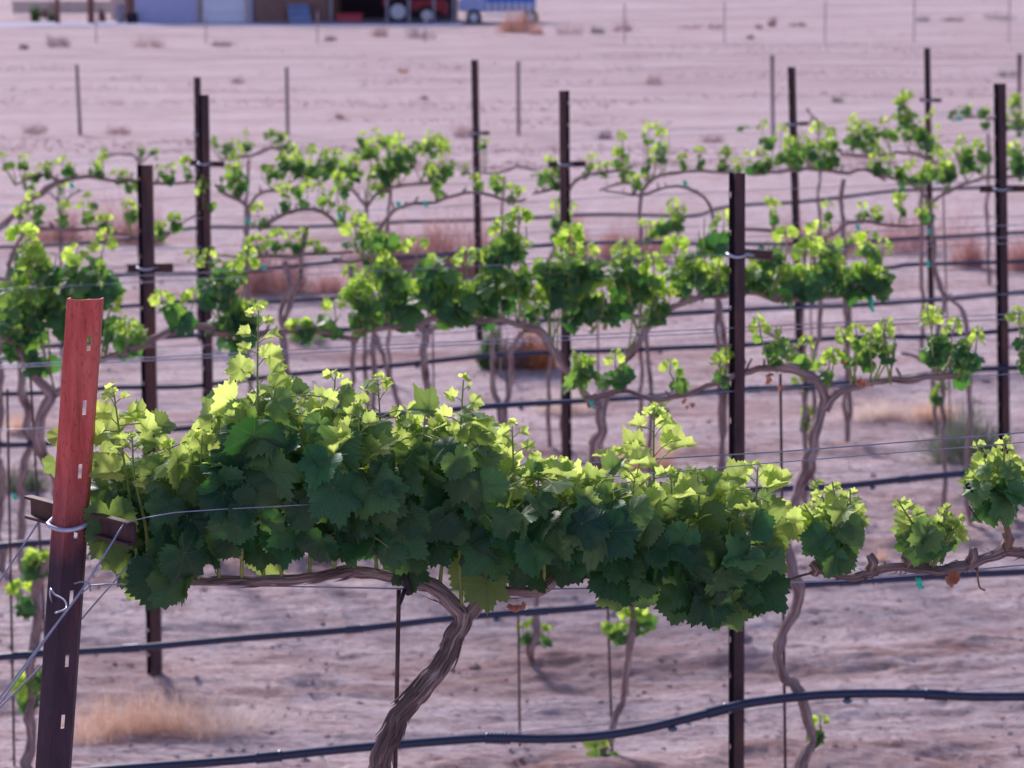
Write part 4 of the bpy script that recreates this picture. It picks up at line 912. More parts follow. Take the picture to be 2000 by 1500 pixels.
# ---- far rows
gF = 'grapevines of the far rows'
far = [
 ('E', 'long bare canes with scattered small tufts at far left', [(20, 520, 9), (5, 600, 10), (0, 700, 10)], [[(15, 520, 8), (38, 470, 7), (65, 450, 7), (120, 448, 7), (200, 450, 6), (270, 463, 5), (312, 470, 4), (350, 440, 3), (392, 414, 3)]],
  [(45, 430, 18, 16), (75, 412, 26, 26), (120, 425, 14, 16), (172, 425, 16, 18), (205, 440, 14, 12), (255, 420, 14, 18), (340, 440, 16, 14), (312, 455, 12, 12)], .04),
 ('F', 'vine with a thick trunk slanting in from the left edge', [(128, 352, 8), (90, 367, 9), (50, 398, 9), (10, 435, 10), (-30, 480, 10), (-60, 560, 10)], [[(128, 352, 8), (170, 345, 7), (220, 352, 6), (290, 356, 6), (340, 358, 5), (385, 355, 4)], [(120, 356, 6), (80, 340, 4), (30, 362, 3)]],
  [(15, 325, 16, 14), (44, 322, 12, 12), (70, 345, 16, 14), (92, 335, 16, 14), (135, 330, 22, 20), (190, 332, 20, 22), (238, 352, 18, 12), (260, 365, 24, 14), (330, 342, 22, 18), (365, 335, 14, 18), (60, 360, 12, 12)], .036),
 ('G', 'small vine with two short arms above the leftmost bare canes', [(120, 395, 4), (118, 430, 4), (120, 500, 5), (120, 600, 5)], [[(120, 400, 4), (140, 380, 3), (160, 372, 3)], [(120, 400, 4), (100, 380, 3), (80, 372, 3)]], [(118, 372, 10, 10), (180, 400, 12, 14)], .036),
 ('J', 'tiny dark-armed vine above the dark post at upper left', [(272, 318, 4), (274, 360, 4), (274, 430, 5)], [[(272, 320, 4), (262, 304, 4), (232, 302, 4), (205, 306, 4), (192, 306, 3)], [(272, 320, 4), (290, 305, 3), (308, 300, 3)]], [(203, 297, 10, 10, dict(dens=.9)), (276, 294, 12, 12), (300, 298, 14, 12)], .036),
 ('I', 'vine with an arched dark cane left of the brightest far leaves', [(486, 312, 5), (482, 380, 5), (480, 460, 6)], [[(430, 312, 4), (470, 306, 5), (500, 300, 5), (530, 290, 5), (560, 296, 5), (580, 308, 4)]], [(443, 290, 24, 20), (480, 286, 20, 18), (530, 262, 18, 14), (563, 285, 22, 18), (545, 268, 16, 14), (416, 275, 14, 14)], .036),
 ('F', 'bright green far vine with a Y-shaped trunk beside the paired posts', [(485, 405, 7), (484, 440, 7), (484, 500, 7), (485, 600, 7)], [[(485, 408, 6), (470, 392, 6), (440, 380, 6), (420, 360, 5)], [(485, 408, 6), (500, 385, 5), (520, 372, 5), (570, 368, 5), (620, 362, 5)]], [(455, 345, 32, 38, dict(dens=1.3)), (465, 375, 20, 16), (560, 320, 48, 26, dict(dens=1.5)), (530, 340, 30, 24, dict(dens=1.2)), (595, 335, 40, 28, dict(dens=1.5)), (640, 320, 46, 34, dict(dens=1.4)), (680, 335, 34, 30, dict(dens=1.3))], .040),
 ('F', 'bright green far vine hanging lowest left of the tall thin centre post', [(716, 402, 6), (715, 430, 6), (714, 520, 6), (714, 600, 6)], [[(716, 405, 5), (700, 385, 5), (682, 364, 5)], [(716, 405, 5), (740, 375, 5), (800, 360, 5), (850, 356, 5)]], [(715, 300, 34, 28, dict(dens=1.2)), (752, 335, 40, 44, dict(dens=1.7)), (780, 310, 44, 38, dict(dens=1.5)), (820, 290, 34, 20, dict(dens=.9)), (850, 335, 34, 38, dict(dens=1.2)), (878, 325, 18, 30, dict(dens=.9)), (740, 375, 20, 22, dict(dens=1.3))], .040),
 ('G', 'dark leaved tufts behind the bright vines left of the thin centre post', [(760, 300, 4), (760, 380, 5)], [[(690, 292, 4), (740, 286, 4), (800, 288, 4), (870, 284, 4)]], [(705, 275, 20, 14), (748, 272, 20, 14), (840, 278, 26, 14), (865, 288, 12, 10)], .036),
 ('E', 'vine with an arched arm of small tufts under the bright far leaves', [(600, 440, 7), (592, 480, 7), (580, 560, 8), (552, 640, 8), (560, 760, 8)], [[(505, 450, 6), (530, 432, 6), (560, 416, 7), (600, 408, 7), (630, 414, 7), (655, 434, 6), (668, 452, 5)]], [(560, 390, 16, 20, dict(dens=.8)), (590, 380, 22, 26, dict(dens=.8)), (635, 395, 28, 28, dict(dens=.9)), (670, 370, 14, 18), (510, 432, 20, 18), (665, 430, 10, 14)], .040),
 ('E', 'vine with a long arched bare cane crossing the thin centre post', [(745, 440, 8), (732, 470, 8), (726, 560, 8), (730, 640, 8)], [[(745, 442, 7), (770, 410, 6), (810, 396, 6), (850, 396, 6), (890, 380, 5), (925, 374, 5), (960, 382, 5), (1005, 394, 4), (1028, 388, 3)]], [(856, 362, 18, 24, dict(dens=.9)), (932, 363, 10, 12), (970, 365, 12, 12), (1003, 382, 18, 12)], .038),
 ('G', 'thin dry canes with few leaves right of the thin centre post', [(985, 345, 4), (980, 420, 4)], [[(900, 340, 3), (930, 338, 3), (975, 338, 4), (1010, 325, 4), (1050, 335, 3)]], [(908, 335, 14, 14, dict(dens=.8)), (945, 285, 8, 6)], .034),
 ('F', 'lone upright leafy column against the centre brown post', [(1075, 500, 6), (1072, 600, 6), (1075, 700, 6)], [[(1095, 468, 4), (1085, 480, 5), (1075, 505, 5)]], [(1098, 430, 24, 32, dict(dens=1.5)), (1100, 395, 14, 22), (1095, 455, 18, 18, dict(dens=1.3))], .040),
 ('F', 'light leafy vine around the arm of the centre brown post', [(1110, 372, 6), (1105, 440, 6), (1100, 560, 6)], [[(1110, 375, 5), (1120, 355, 6), (1150, 342, 6), (1200, 334, 5), (1240, 338, 4)], [(1110, 375, 5), (1090, 366, 5), (1060, 374, 4), (1040, 378, 3)]], [(1060, 345, 26, 28, dict(dens=.9)), (1085, 352, 20, 22, dict(dens=.9)), (1150, 330, 14, 18), (1180, 340, 14, 14), (1085, 330, 20, 12)], .038),
 ('F', 'open vine with tall shoots right of the centre brown post', [(1254, 370, 7), (1252, 400, 6), (1252, 460, 6), (1254, 560, 6)], [[(1254, 372, 6), (1275, 350, 6), (1310, 338, 6), (1350, 334, 5), (1400, 336, 5), (1440, 340, 5)], [(1254, 372, 6), (1235, 358, 5), (1205, 360, 4), (1170, 372, 3)]], [(1215, 300, 18, 26, dict(dens=.7)), (1225, 335, 26, 26, dict(dens=.8)), (1262, 275, 14, 26, dict(dens=.7)), (1294, 290, 18, 34, dict(dens=1.1)), (1270, 320, 22, 22, dict(dens=.7)), (1335, 322, 10, 14), (1369, 312, 12, 22, dict(dens=1.1)), (1414, 320, 18, 26, dict(dens=1.3)), (1440, 330, 14, 14)], .038),
 ('E', 'thin cane vine with a turquoise tie, left of the widest dark post', [(1390, 408, 6), (1398, 470, 6), (1400, 600, 7), (1405, 700, 7)], [[(1180, 372, 3), (1250, 380, 4), (1300, 366, 5), (1345, 366, 5), (1375, 385, 6), (1390, 410, 6)]], [(1300, 440, 30, 22, dict(dens=1.2)), (1325, 430, 28, 26, dict(dens=1.3)), (1275, 455, 22, 16, dict(dens=1.1)), (1240, 360, 12, 10)], .040),
 ('F', 'full green vine in front of the thin dark post right of centre', [(1648, 350, 7), (1642, 390, 7), (1648, 450, 7), (1650, 560, 7), (1654, 700, 7)], [[(1460, 340, 5), (1520, 336, 6), (1590, 330, 6), (1640, 338, 7), (1690, 332, 6), (1730, 352, 5)]], [(1478, 325, 28, 20, dict(dens=1.2)), (1505, 280, 28, 24, dict(dens=1.0)), (1500, 320, 24, 22, dict(dens=1.1)), (1545, 310, 36, 30, dict(dens=1.4)), (1580, 290, 34, 30, dict(dens=1.2)), (1620, 310, 40, 26, dict(dens=1.5)), (1625, 285, 26, 24, dict(dens=1.0))], .042),
 ('G', 'leafy vine rising highest beside the thin post at upper right', [(1800, 330, 6), (1800, 400, 6), (1800, 500, 6)], [[(1640, 300, 5), (1700, 306, 6), (1740, 300, 7), (1780, 298, 6), (1830, 320, 5)]], [(1665, 270, 28, 30, dict(dens=1.3)), (1700, 262, 26, 22, dict(dens=1.1)), (1695, 285, 34, 22, dict(dens=1.1)), (1740, 262, 28, 22, dict(dens=1.1)), (1775, 235, 34, 34, dict(dens=1.4)), (1800, 262, 40, 32, dict(dens=1.4)), (1765, 205, 14, 20, dict(dens=.9)), (1820, 285, 20, 20)], .042),
 ('F', 'drooping green vine with a V-shaped fork near the right side', [(1815, 395, 7), (1815, 430, 8), (1822, 480, 8), (1828, 530, 8), (1845, 575, 7), (1832, 640, 7), (1826, 720, 7)], [[(1815, 400, 6), (1798, 372, 6), (1760, 352, 6), (1720, 340, 6), (1690, 328, 5)], [(1815, 400, 6), (1838, 382, 6), (1880, 360, 6), (1930, 348, 6), (1980, 345, 6), (2040, 340, 6)]], [(1715, 325, 30, 22, dict(dens=1.1)), (1755, 340, 34, 26, dict(dens=1.2)), (1800, 350, 40, 26, dict(dens=1.3)), (1850, 340, 40, 34, dict(dens=1.4)), (1890, 310, 40, 38, dict(dens=1.5)), (1925, 305, 22, 34, dict(dens=1.1)), (1988, 310, 34, 46, dict(dens=1.6)), (1815, 420, 12, 16)], .044),
 ('I', 'small dark vine behind the leafy one near the right edge', [(1930, 260, 4), (1930, 330, 5)], [[(1860, 236, 3), (1900, 228, 4), (1950, 232, 4), (2010, 240, 4)]], [(1862, 220, 14, 12), (1888, 212, 18, 16), (1920, 218, 18, 14), (1925, 245, 14, 22), (1985, 205, 16, 20), (1990, 240, 24, 34, dict(dens=1.2)), (1965, 250, 14, 20)], .040),
 ('H', 'bent bare cane with a short dry shoot beside the thin dark post right of centre', [(1598, 270, 4), (1602, 330, 5)], [[(1578, 245, 3), (1588, 230, 4), (1596, 238, 4), (1600, 268, 4)], [(1573, 212, 2), (1588, 228, 3)]], [(1450, 250, 16, 7, dict(dens=.5, youth=(.2, .5)))], .03),
 ('E', 'low vine with short spurs and turquoise tie between the two right posts', [(1590, 460, 8), (1590, 520, 8), (1600, 580, 8), (1602, 640, 8), (1590, 690, 7), (1588, 760, 7)], [[(1455, 448, 6), (1500, 450, 6), (1550, 458, 6), (1590, 470, 7), (1630, 452, 6), (1660, 434, 7), (1700, 434, 6), (1760, 442, 5), (1820, 438, 4)]], [(1510, 420, 12, 22, dict(dens=.8)), (1622, 420, 10, 18), (1685, 418, 14, 14), (1715, 425, 14, 14), (1757, 408, 14, 20, dict(dens=.9)), (1800, 425, 12, 10)], .038),
 ('E', 'flat spread of tufts on a low arm left of the middle vines', [(555, 510, 8), (566, 560, 8), (548, 610, 8), (556, 680, 8), (570, 760, 9)], [[(470, 502, 6), (520, 500, 7), (570, 498, 7), (620, 496, 6), (690, 492, 5)]], [(495, 485, 26, 16, dict(dens=1.3)), (540, 480, 28, 16, dict(dens=1.3)), (580, 482, 26, 20, dict(dens=1.3)), (625, 490, 16, 10, dict(dens=1.0)), (390, 512, 34, 16, dict(dens=1.0)), (405, 395, 18, 28, dict(dens=.7))], .040),
 ('E', 'bushy vine end behind the left end of the middle leaves', [(685, 520, 7), (690, 600, 7), (690, 680, 8)], [[(650, 505, 6), (685, 512, 7), (730, 500, 6)]], [(705, 470, 34, 34, dict(dens=1.1)), (740, 500, 34, 40, dict(dens=1.1))], .044),
 ('E', 'slim bare trunk splitting into a crook at far right', [(1862, 590, 6), (1876, 600, 8), (1884, 625, 8), (1888, 660, 8), (1890, 700, 8)], [[(1865, 592, 5), (1845, 575, 5), (1830, 560, 4)]], [(1828, 700, 9, 14)], .036),
 ('G', 'thin upright trunk left of the thin dark post foot', [(1570, 480, 5), (1572, 540, 5), (1570, 600, 6)], [[(1570, 485, 4), (1560, 470, 4), (1540, 462, 3)]], [(1545, 455, 10, 10)], .034),
 ('F', 'upright trunk in line with the reddish brush, right of centre', [(1640, 500, 7), (1650, 560, 7), (1660, 620, 7), (1658, 660, 7)], [[(1640, 505, 6), (1660, 480, 5), (1700, 470, 4)]], [(1660, 475, 12, 10)], .036),
 ('E', 'pale slanting trunk left of the widest dark post', [(1400, 560, 8), (1412, 640, 9), (1420, 720, 9), (1416, 800, 9), (1410, 880, 10)], [[(1400, 565, 7), (1380, 545, 6), (1350, 540, 5)]], [(1370, 540, 20, 16)], .038),
 ('E', 'thin trunk with sprouts below the second row arm', [(1262, 650, 7), (1266, 700, 7), (1272, 780, 7), (1270, 850, 7)], [[(1262, 655, 6), (1250, 610, 6), (1240, 590, 5)]], [(1285, 800, 20, 26, dict(dens=.7))], .038),
]
for row, lb, tr, co, cl, sz in far:
    tp = TM if row in 'DE' else TF
    vine(row, lb, tr, co, cl, size=sz, tpl=tp, group=gF, dens=1.15, youth=(.1, 1.1), step=.05, n=8)

# turquoise ties
for k, (r, x, y, lb) in enumerate([('A', 1795, 1138, 'turquoise tape on the low arm at the right edge'), ('B', 1155, 788, 'turquoise tape under the left tuft of the second row vine'), ('C', 1702, 592, 'long turquoise strip hanging from the right end of the middle vines'), ('C', 28, 970, 'turquoise tape at the far left edge'),
        ('F', 140, 362, 'turquoise tape on the slanting trunk at upper left'), ('F', 483, 432, 'turquoise tape on the Y-shaped far trunk'), ('E', 663, 420, 'turquoise tape right of the arched arm of small tufts'), ('E', 778, 398, 'leftmost turquoise tape on the long arched cane'), ('E', 830, 397, 'middle turquoise tape on the long arched cane'),
        ('D', 515, 521, 'turquoise dot below the flat spread of tufts'), ('E', 1338, 357, 'turquoise tape on the thin cane left of the widest dark post'), ('E', 1675, 443, 'turquoise tape between the two right posts'), ('F', 1813, 452, 'turquoise tape high on the forked trunk at right'), ('F', 1812, 514, 'turquoise tape low on the forked trunk at right'), ('I', 1873, 230, 'turquoise tape in the small dark vine near the right edge')]):
    c = rp(r, x, y, -.03); m = MB(); s = ppm(r); w = (6 if k else 9) / s; L_ = {0: 22, 2: 30}.get(k, 11) / s
    P = [c + Vector((-w * .4, 0, L_ * .45)), c + Vector((w * .3, -.004, L_ * .1)), c + Vector((-w * .1, .003, -L_ * .2)), c + Vector((w * .9, 0, -L_ * .6))]
    V = []
    for i, p in enumerate(P): V += [p + Vector((-w * (.6 + .2 * (i % 2)), 0, 0)), p + Vector((0, -.003, .001)), p + Vector((w * (.6 - .15 * (i % 2)), 0.002, 0))]
    Fc = [(i * 3 + j, i * 3 + j + 1, i * 3 + j + 4, i * 3 + j + 3) for i in range(3) for j in range(2)]
    o = obj('tape_tie', V, Fc, M['tie']); o.modifiers.new('t', 'SOLIDIFY').thickness = .001
    tag(o, lb, 'tape tie', 'turquoise vine ties')

# ------------------------------------------------------------------ grass and brush
def strands(name, label, cat, X, Y, rx, ry, h, n, mat, wd=.0012, lean=.8, ball=False, group=None, curl=.3, parent=None, z0=None):
    V = []; Fc = []; X0_, Y0_, h0_, rx0_, ry0_ = X, Y, h, rx, ry
    subs = [(random.uniform(-.75, .75), random.uniform(-.5, .5), random.uniform(.35, 1), random.uniform(.25, .6)) for _ in range(9)] if n > (2000 if ball else 1400) else None
    for i in range(n):
        if subs:
            u_ = random.choice(subs); X = X0_ + u_[0] * rx0_; Y = Y0_ + u_[1] * ry0_; h = h0_ * u_[2]; rx = rx0_ * (u_[3] if ball else .55); ry = ry0_ * (u_[3] * 1.3 if ball else .6)
        a = random.uniform(0, 6.28); q = random.random() ** .6
        bx = X + math.cos(a) * rx * q * .55; by = Y + math.sin(a) * ry * q * .55
        bz = gzf(X, Y) - .01 if z0 is None else z0
        b = Vector((bx, by, bz))
        if ball:
            zz = random.random(); cc = math.sqrt(1 - zz * zz); rr_ = (.45 + .6 * random.random()) * (1 + .45 * float(vnoise(np.array([a * 1.3 + X * 7]), np.array([zz * 3 + Y]))[0]) * 2)
            d = Vector((math.cos(a) * cc * rx * rr_, math.sin(a) * cc * ry * rr_, h * zz * rr_))
            e = Vector((X, Y, bz)) + d; b = b.lerp(e, random.uniform(0, .75)); e = e + rv(.12 * h)
        else:
            l = h * random.uniform(.35, 1.05) * (1 - .45 * q)
            e = b + Vector((math.cos(a) * lean * l * q + random.uniform(-.25, .25) * l, math.sin(a) * lean * l * q + random.uniform(-.25, .25) * l, l))
        m_ = (b + e) / 2 + rv(curl * (e - b).length * .35) + Vector((0, 0, .12 * (e - b).length))
        w = wd * random.uniform(.6, 1.4); sd = Vector((random.uniform(-1, 1), random.uniform(-1, 1), .2)).normalized() * w
        k = len(V); V += [b - sd, b + sd, m_ - sd * .8, m_ + sd * .8, e]; Fc += [(k, k + 1, k + 3, k + 2), (k + 2, k + 3, k + 4)]
    o = obj(name, V, Fc, M[mat], parent)
    if label: tag(o, label, cat, group)
    return o
def gpt(Y0, x):
    """a place on the ground at distance Y0 in the direction of column x"""
    X = (x - 1000) / F * Y0 * 1.0; return X, Y0
_YS = np.linspace(5, 150, 6000); _z = base_z(_YS)
_PX = np.minimum.accumulate(750 + F * (-((_z - HC) * cp + _YS * sp)) / (_YS * cp - (_z - HC) * sp))
def ydist(y):
    """distance at which flat ground shows at image row y"""
    return float(np.interp(-y, -_PX, _YS))
def clump(name, label, cat, x, y, rxp, hp, n, mat, **kw):
    Y = ydist(y); s = F / Y; X = (x - 1000) / s
    return strands(name, label, cat, X, Y, rxp / s, rxp / s * kw.pop('deep', .7), hp / s, n, mat, **kw)
gG = 'clumps of dry grass'; gB = 'mounds of reddish dry brush'
clump('dry_grass', 'big airy clump of straw-coloured grass round the post right of the red one', 'dry grass', 275, 1436, 165, 240, 1900, 'grass', group=gG, lean=1.0, wd=.0010, curl=1.0)
clump('dry_grass', 'thin trailing straw to the right of the biggest grass clump', 'dry grass', 410, 1424, 150, 100, 700, 'grass2', group=gG, lean=1.8, wd=.0008, curl=.9)
clump('dry_grass', 'wide pale grass clump left of the rightmost post', 'dry grass', 1745, 828, 105, 85, 1500, 'grass2', group=gG, lean=1.2, wd=.0018)
clump('dry_grass', 'straw clump continuing the pale grass towards the rightmost post', 'dry grass', 1840, 830, 60, 60, 700, 'grass', group=gG, lean=1.1, wd=.0018)
clump('dry_grass', 'small straw clump below the second row arm, above the big vine', 'dry grass', 1262, 915, 75, 100, 900, 'grass', group=gG, lean=1.0, wd=.0016)
clump('dry_grass', 'pale grass seen right of the brown centre post', 'dry grass', 1110, 800, 90, 80, 700, 'grass2', group=gG, lean=1.2, wd=.0018)
clump('dry_grass', 'small upright straw tuft behind the right tufts of the near row', 'dry grass', 1735, 1085, 24, 50, 160, 'grass', group=gG, lean=.7, wd=.0012)
clump('dry_grass', 'little straw at the left edge behind the leafy vine', 'dry grass', 25, 850, 40, 60, 300, 'grass', group=gG, lean=.9, wd=.0016)
clump('brush_mound', 'widest reddish brush mound, left of centre behind the middle vines', 'brush', 810, 535, 175, 170, 5600, 'brush', ball=True, group=gB, wd=.0030, deep=.5)
clump('brush_mound', 'reddish brush mound right of the brown centre post', 'brush', 1180, 505, 120, 125, 3600, 'brush', ball=True, group=gB, wd=.0030, deep=.5)
clump('brush_mound', 'brown brush mound beside the paired posts', 'brush', 570, 575, 140, 140, 3800, 'brush', ball=True, group=gB, wd=.0028, deep=.5)
clump('brush_mound', 'reddish brush mound at upper left behind the slanting trunk', 'brush', 170, 475, 160, 125, 3200, 'brush', ball=True, group=gB, wd=.0030, deep=.5)
clump('brush_mound', 'faint reddish brush between the two right posts', 'brush', 1700, 490, 190, 105, 3400, 'brush', ball=True, group=gB, wd=.0030, deep=.5)
clump('brush_mound', 'reddish brush touching the right edge', 'brush', 1960, 530, 110, 120, 2600, 'brush', ball=True, group=gB, wd=.0030, deep=.5)
clump('bush', 'green half of the bush under the centre leaves', 'bush', 958, 722, 36, 88, 1200, 'gbush', ball=True, wd=.0040)
clump('bush', 'rust-coloured bush under the centre leaves', 'bush', 1052, 722, 58, 92, 1200, 'obush', ball=True, wd=.0032)
clump('bush', 'dark tangled bush between the green and the rusty one', 'bush', 1005, 724, 40, 75, 900, 'dbush', ball=True, wd=.0034)
clump('weed_bush', 'low grey-green weed bush spreading round the foot of the rightmost post', 'bush', 1900, 905, 120, 110, 1700, 'weed', ball=True, wd=.0021)
clump('weed_bush', 'grey-green weeds at the left edge behind the trunks', 'bush', 30, 955, 60, 75, 800, 'weed', ball=True, wd=.0022)
clump('weed_bush', 'low dark weeds left of the middle vines below the tuft', 'bush', 600, 668, 60, 28, 500, 'weed', ball=True, wd=.0025)
# weeds in the open field behind
FW = [(125, 92, 30, 26, 'dbush'), (58, 96, 10, 12, 'dbush'), (300, 92, 42, 22, 'brush'), (440, 90, 24, 12, 'dbush'), (650, 80, 14, 10, 'dbush'), (745, 72, 20, 26, 'brush'), (825, 76, 34, 26, 'dbush'), (1008, 64, 40, 46, 'obush'), (1045, 68, 16, 20, 'obush'), (1110, 68, 34, 24, 'brush'), (1165, 66, 16, 18, 'weed'), (1215, 62, 24, 26, 'brush'),
      (1500, 52, 10, 22, 'brush'), (1475, 56, 8, 12, 'brush'), (1550, 52, 20, 10, 'weed'), (1790, 42, 16, 12, 'weed'), (1850, 42, 24, 10, 'dbush'), (1940, 40, 34, 16, 'weed'), (1390, 56, 20, 12, 'brush'), (1345, 56, 24, 10, 'brush'), (470, 163, 14, 14, 'brush'), (665, 232, 10, 12, 'brush'), (1275, 165, 18, 22, 'brush'), (790, 142, 12, 10, 'obush'), (1630, 200, 14, 12, 'weed'),
      (75, 262, 30, 24, 'brush'), (235, 262, 30, 20, 'brush'), (910, 268, 26, 34, 'brush'), (1180, 272, 16, 22, 'dbush'), (1390, 278, 26, 18, 'brush'), (540, 265, 20, 12, 'brush'), (1960, 150, 26, 18, 'weed'), (1460, 76, 8, 8, 'dbush'), (830, 194, 10, 9, 'dbush')]
DESC = {'dbush': 'dark twiggy', 'brush': 'reddish dry', 'obush': 'orange dry', 'weed': 'grey-green'}
def where(x, y):
    h = 'far left' if x < 250 else 'left half' if x < 850 else 'centre' if x < 1150 else 'right half' if x < 1650 else 'far right'
    v = 'by the buildings' if y < 100 else 'in mid field' if y < 240 else 'along the near fence'
    return v + ', ' + h
FW.sort(key=lambda q: q[0])
keys = {}; FM = dict(dbush='fdark', brush='fbrush', obush='forange', weed='fweed')
for q in FW: keys.setdefault((q[4], where(q[0], q[1])), []).append(q)
ORD = ['first', 'second', 'third', 'fourth', 'fifth', 'sixth']
for (mt, w_), L_ in keys.items():
    for i, (x, y, rx, h, _) in enumerate(L_):
        lb = DESC[mt] + ' weed tuft ' + w_
        if len(L_) > 1: lb += ', ' + ORD[i] + ' from left'
        clump('weed_tuft', lb, 'weed', x, y, rx * 1.25, h * 1.1, 700 if mt == 'obush' and h > 40 else 220, FM[mt], ball=True, curl=1.2, group='weed tufts in the field behind', wd=.012 if y < 110 else .007)

# near ground litter
def litter():
    V = []; Fc = []
    for i in range(2600):
        Y = 7.0 + 17 * random.random() ** 1.4; X = random.uniform(-.27, .27) * Y
        v = Y - SLOPE * X
        r = random.uniform(.004, .016) * (2.2 if random.random() < .06 else 1)
        c = Vector((X, Y, gzf(X, Y) + r * .2)); k = len(V)
        P = [Vector((1, 0, 0)), Vector((-1, 0, 0)), Vector((0, 1, 0)), Vector((0, -1, 0)), Vector((0, 0, 1)), Vector((0, 0, -1))]
        V += [c + Vector((p.x * r * random.uniform(.7, 1.5), p.y * r * random.uniform(.7, 1.3), p.z * r * random.uniform(.4, .9))) for p in P]
        Fc += [(k + a, k + b, k + c_) for a, b, c_ in ((0, 2, 4), (2, 1, 4), (1, 3, 4), (3, 0, 4), (2, 0, 5), (1, 2, 5), (3, 1, 5), (0, 3, 5))]
    tag(obj('soil_clods', V, Fc, M['soil'], smooth=False), 'small soil clods and stones scattered over the rows', 'clods', kind='stuff')
    V = []; Fc = []
    for i in range(2600):
        Y = 7.0 + 15 * random.random() ** 1.3; X = random.uniform(-.27, .27) * Y
        if vnoise(np.array([X * .9]), np.array([(Y - SLOPE * X) * 1.4]))[0] < .05 and random.random() < .85: continue
        l = random.uniform(.02, .09); a = random.uniform(0, 3.14); d = Vector((math.cos(a), math.sin(a), random.uniform(0, .5))) * l; c = Vector((X, Y, gzf(X, Y) + .004)); w = Vector((-math.sin(a), math.cos(a), 0)) * .0013
        k = len(V); V += [c - w, c + w, c + d * .5 + Vector((0, 0, .008)) + w, c + d * .5 + Vector((0, 0, .008)) - w, c + d]; Fc += [(k, k + 1, k + 2, k + 3), (k + 3, k + 2, k + 4)]
    tag(obj('straw_litter', V, Fc, M['grass2']), 'loose straw and twigs lying on the soil', 'straw', kind='stuff')
litter()
def stubble(name, label, n, y0, y1, mat, hh, wd, thr, gate=60):
    V = []; Fc = []
    for i in range(n):
        yy = random.uniform(y0, y1); Y = ydist(yy) * random.uniform(.985, 1.015); X = random.uniform(-.27, .27) * Y
        q = vnoise(np.array([X * .11 + 3]), np.array([yy * .075]))[0] + .6 * vnoise(np.array([X * .5]), np.array([yy * .2]))[0]
        if q < thr: continue
        b = Vector((X, Y, gzf(X, Y) - .01)); h = hh * random.uniform(.4, 1.3)
        for k in range(5):
            e = b + Vector((random.uniform(-1, 1) * h * 1.2, random.uniform(-1, 1) * h, h * random.uniform(.3, 1))); w = Vector((wd * random.uniform(.5, 1.3), 0, 0)); c = b + Vector((random.uniform(-1, 1) * h, random.uniform(-1, 1) * h, 0)) * .5
            m_ = len(V); V += [c - w, c + w, e]; Fc += [(m_, m_ + 1, m_ + 2)]
    tag(obj(name, V, Fc, M[mat]), label, 'stubble', kind='stuff')
stubble('field_stubble', 'short dead stubble in uneven bands over the far field', 15000, 60, 330, 'fbrush', .08, .014, .12)
stubble('row_stubble', 'thin dry stubble lying between the vine rows', 9000, 330, 1480, 'grass2', .035, .0018, .12)
stubble('row_stubble', 'reddish bits of dead weeds between the vine rows', 5000, 330, 1300, 'fbrush', .04, .003, .14)

# ------------------------------------------------------------------ background fences
def fence(label, Y0, posts, wires, pw, mat, name='wire_fence'):
    pts = []
    t = None
    for x, yt, yb, lean in posts:
        B = rp(Y0, x + lean, yb); T = rp(Y0, x, yt)
        if t is None: t = thing(name, label, 'fence', B)
        m = MB(); B.z = min(B.z, gzf(B.x, B.y)) - .05
        R = pw; m.tube([B, T], R, 6)
        m.box(((B.x + T.x) / 2, B.y - R, (B.z + T.z) / 2), (R * .6, R * 2.4, (T.z - B.z)))
        m.build('fence_post', mat, t, False)
    for w in wires:
        m = MB(); m.tube([rp(Y0, x, y) for x, y in w], .0028 if Y0 < 60 else .006, 5); m.build('fence_wire', M['wire'], t)
FP = simple('fence_steel', (.17, .12, .15), .8, .1, .3, 20)
fence('wire fence of thin steel posts across the field behind the vines', 44.0,
      [(150, 126, 258, 7), (560, 131, 263, 2), (1012, 120, 263, 1), (1508, 108, 262, 2), (-280, 130, 258, 5), (1990, 105, 258, 2)],
      [[(-280, 150), (150, 148), (560, 152), (1012, 140), (1508, 128), (1990, 125)], [(-280, 178), (150, 176), (560, 180), (1012, 170), (1508, 158), (1990, 155)], [(-280, 208), (150, 206), (560, 210), (1012, 200), (1508, 190), (1990, 186)], [(-280, 236), (150, 234), (560, 238), (1012, 230), (1508, 222), (1990, 218)]], .035, FP)
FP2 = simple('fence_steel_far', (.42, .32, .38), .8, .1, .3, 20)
fence('distant wire fence in front of the buildings', 92.0,
      [(188, 38, 92, 0), (402, 34, 88, 0), (620, 22, 82, 0), (1415, 4, 55, 0), (1612, 2, 52, 0), (1786, -6, 50, 0), (1972, -8, 46, 0), (830, 20, 78, 0), (1220, 8, 62, 0)],
      [[(188, 50), (620, 40), (1415, 18), (1972, 4)], [(188, 70), (620, 60), (1415, 36), (1972, 24)]], .03, FP2)

# ------------------------------------------------------------------ buildings and vehicles at the back
YB = 118.0; sB = F / YB
def bp(x, y, off=0.0): return rp(YB + off, x, y)
GZ = bp(600, 45).z
gzB = lambda x, off=0: gzf((x - 1000) / sB, YB + off)
mW = simple('lilac_wall', (.46, .46, .72), .8, 0, .05, 2); mD = simple('white_door', (.78, .78, .92), .6, 0, .04, 2); mT = simple('tan_trim', (.50, .38, .36), .8, 0, .15, 2)
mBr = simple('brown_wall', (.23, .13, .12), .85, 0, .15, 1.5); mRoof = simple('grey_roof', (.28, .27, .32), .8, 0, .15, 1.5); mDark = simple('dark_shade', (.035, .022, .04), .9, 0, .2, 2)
mRed = simple('tractor_red', (.40, .02, .05), .45, 0, .15, 3); mRub = simple('rubber', (.018, .016, .028), .8, 0, .2, 5); mRim = simple('white_rim', (.72, .72, .85), .5, 0, .08, 5)
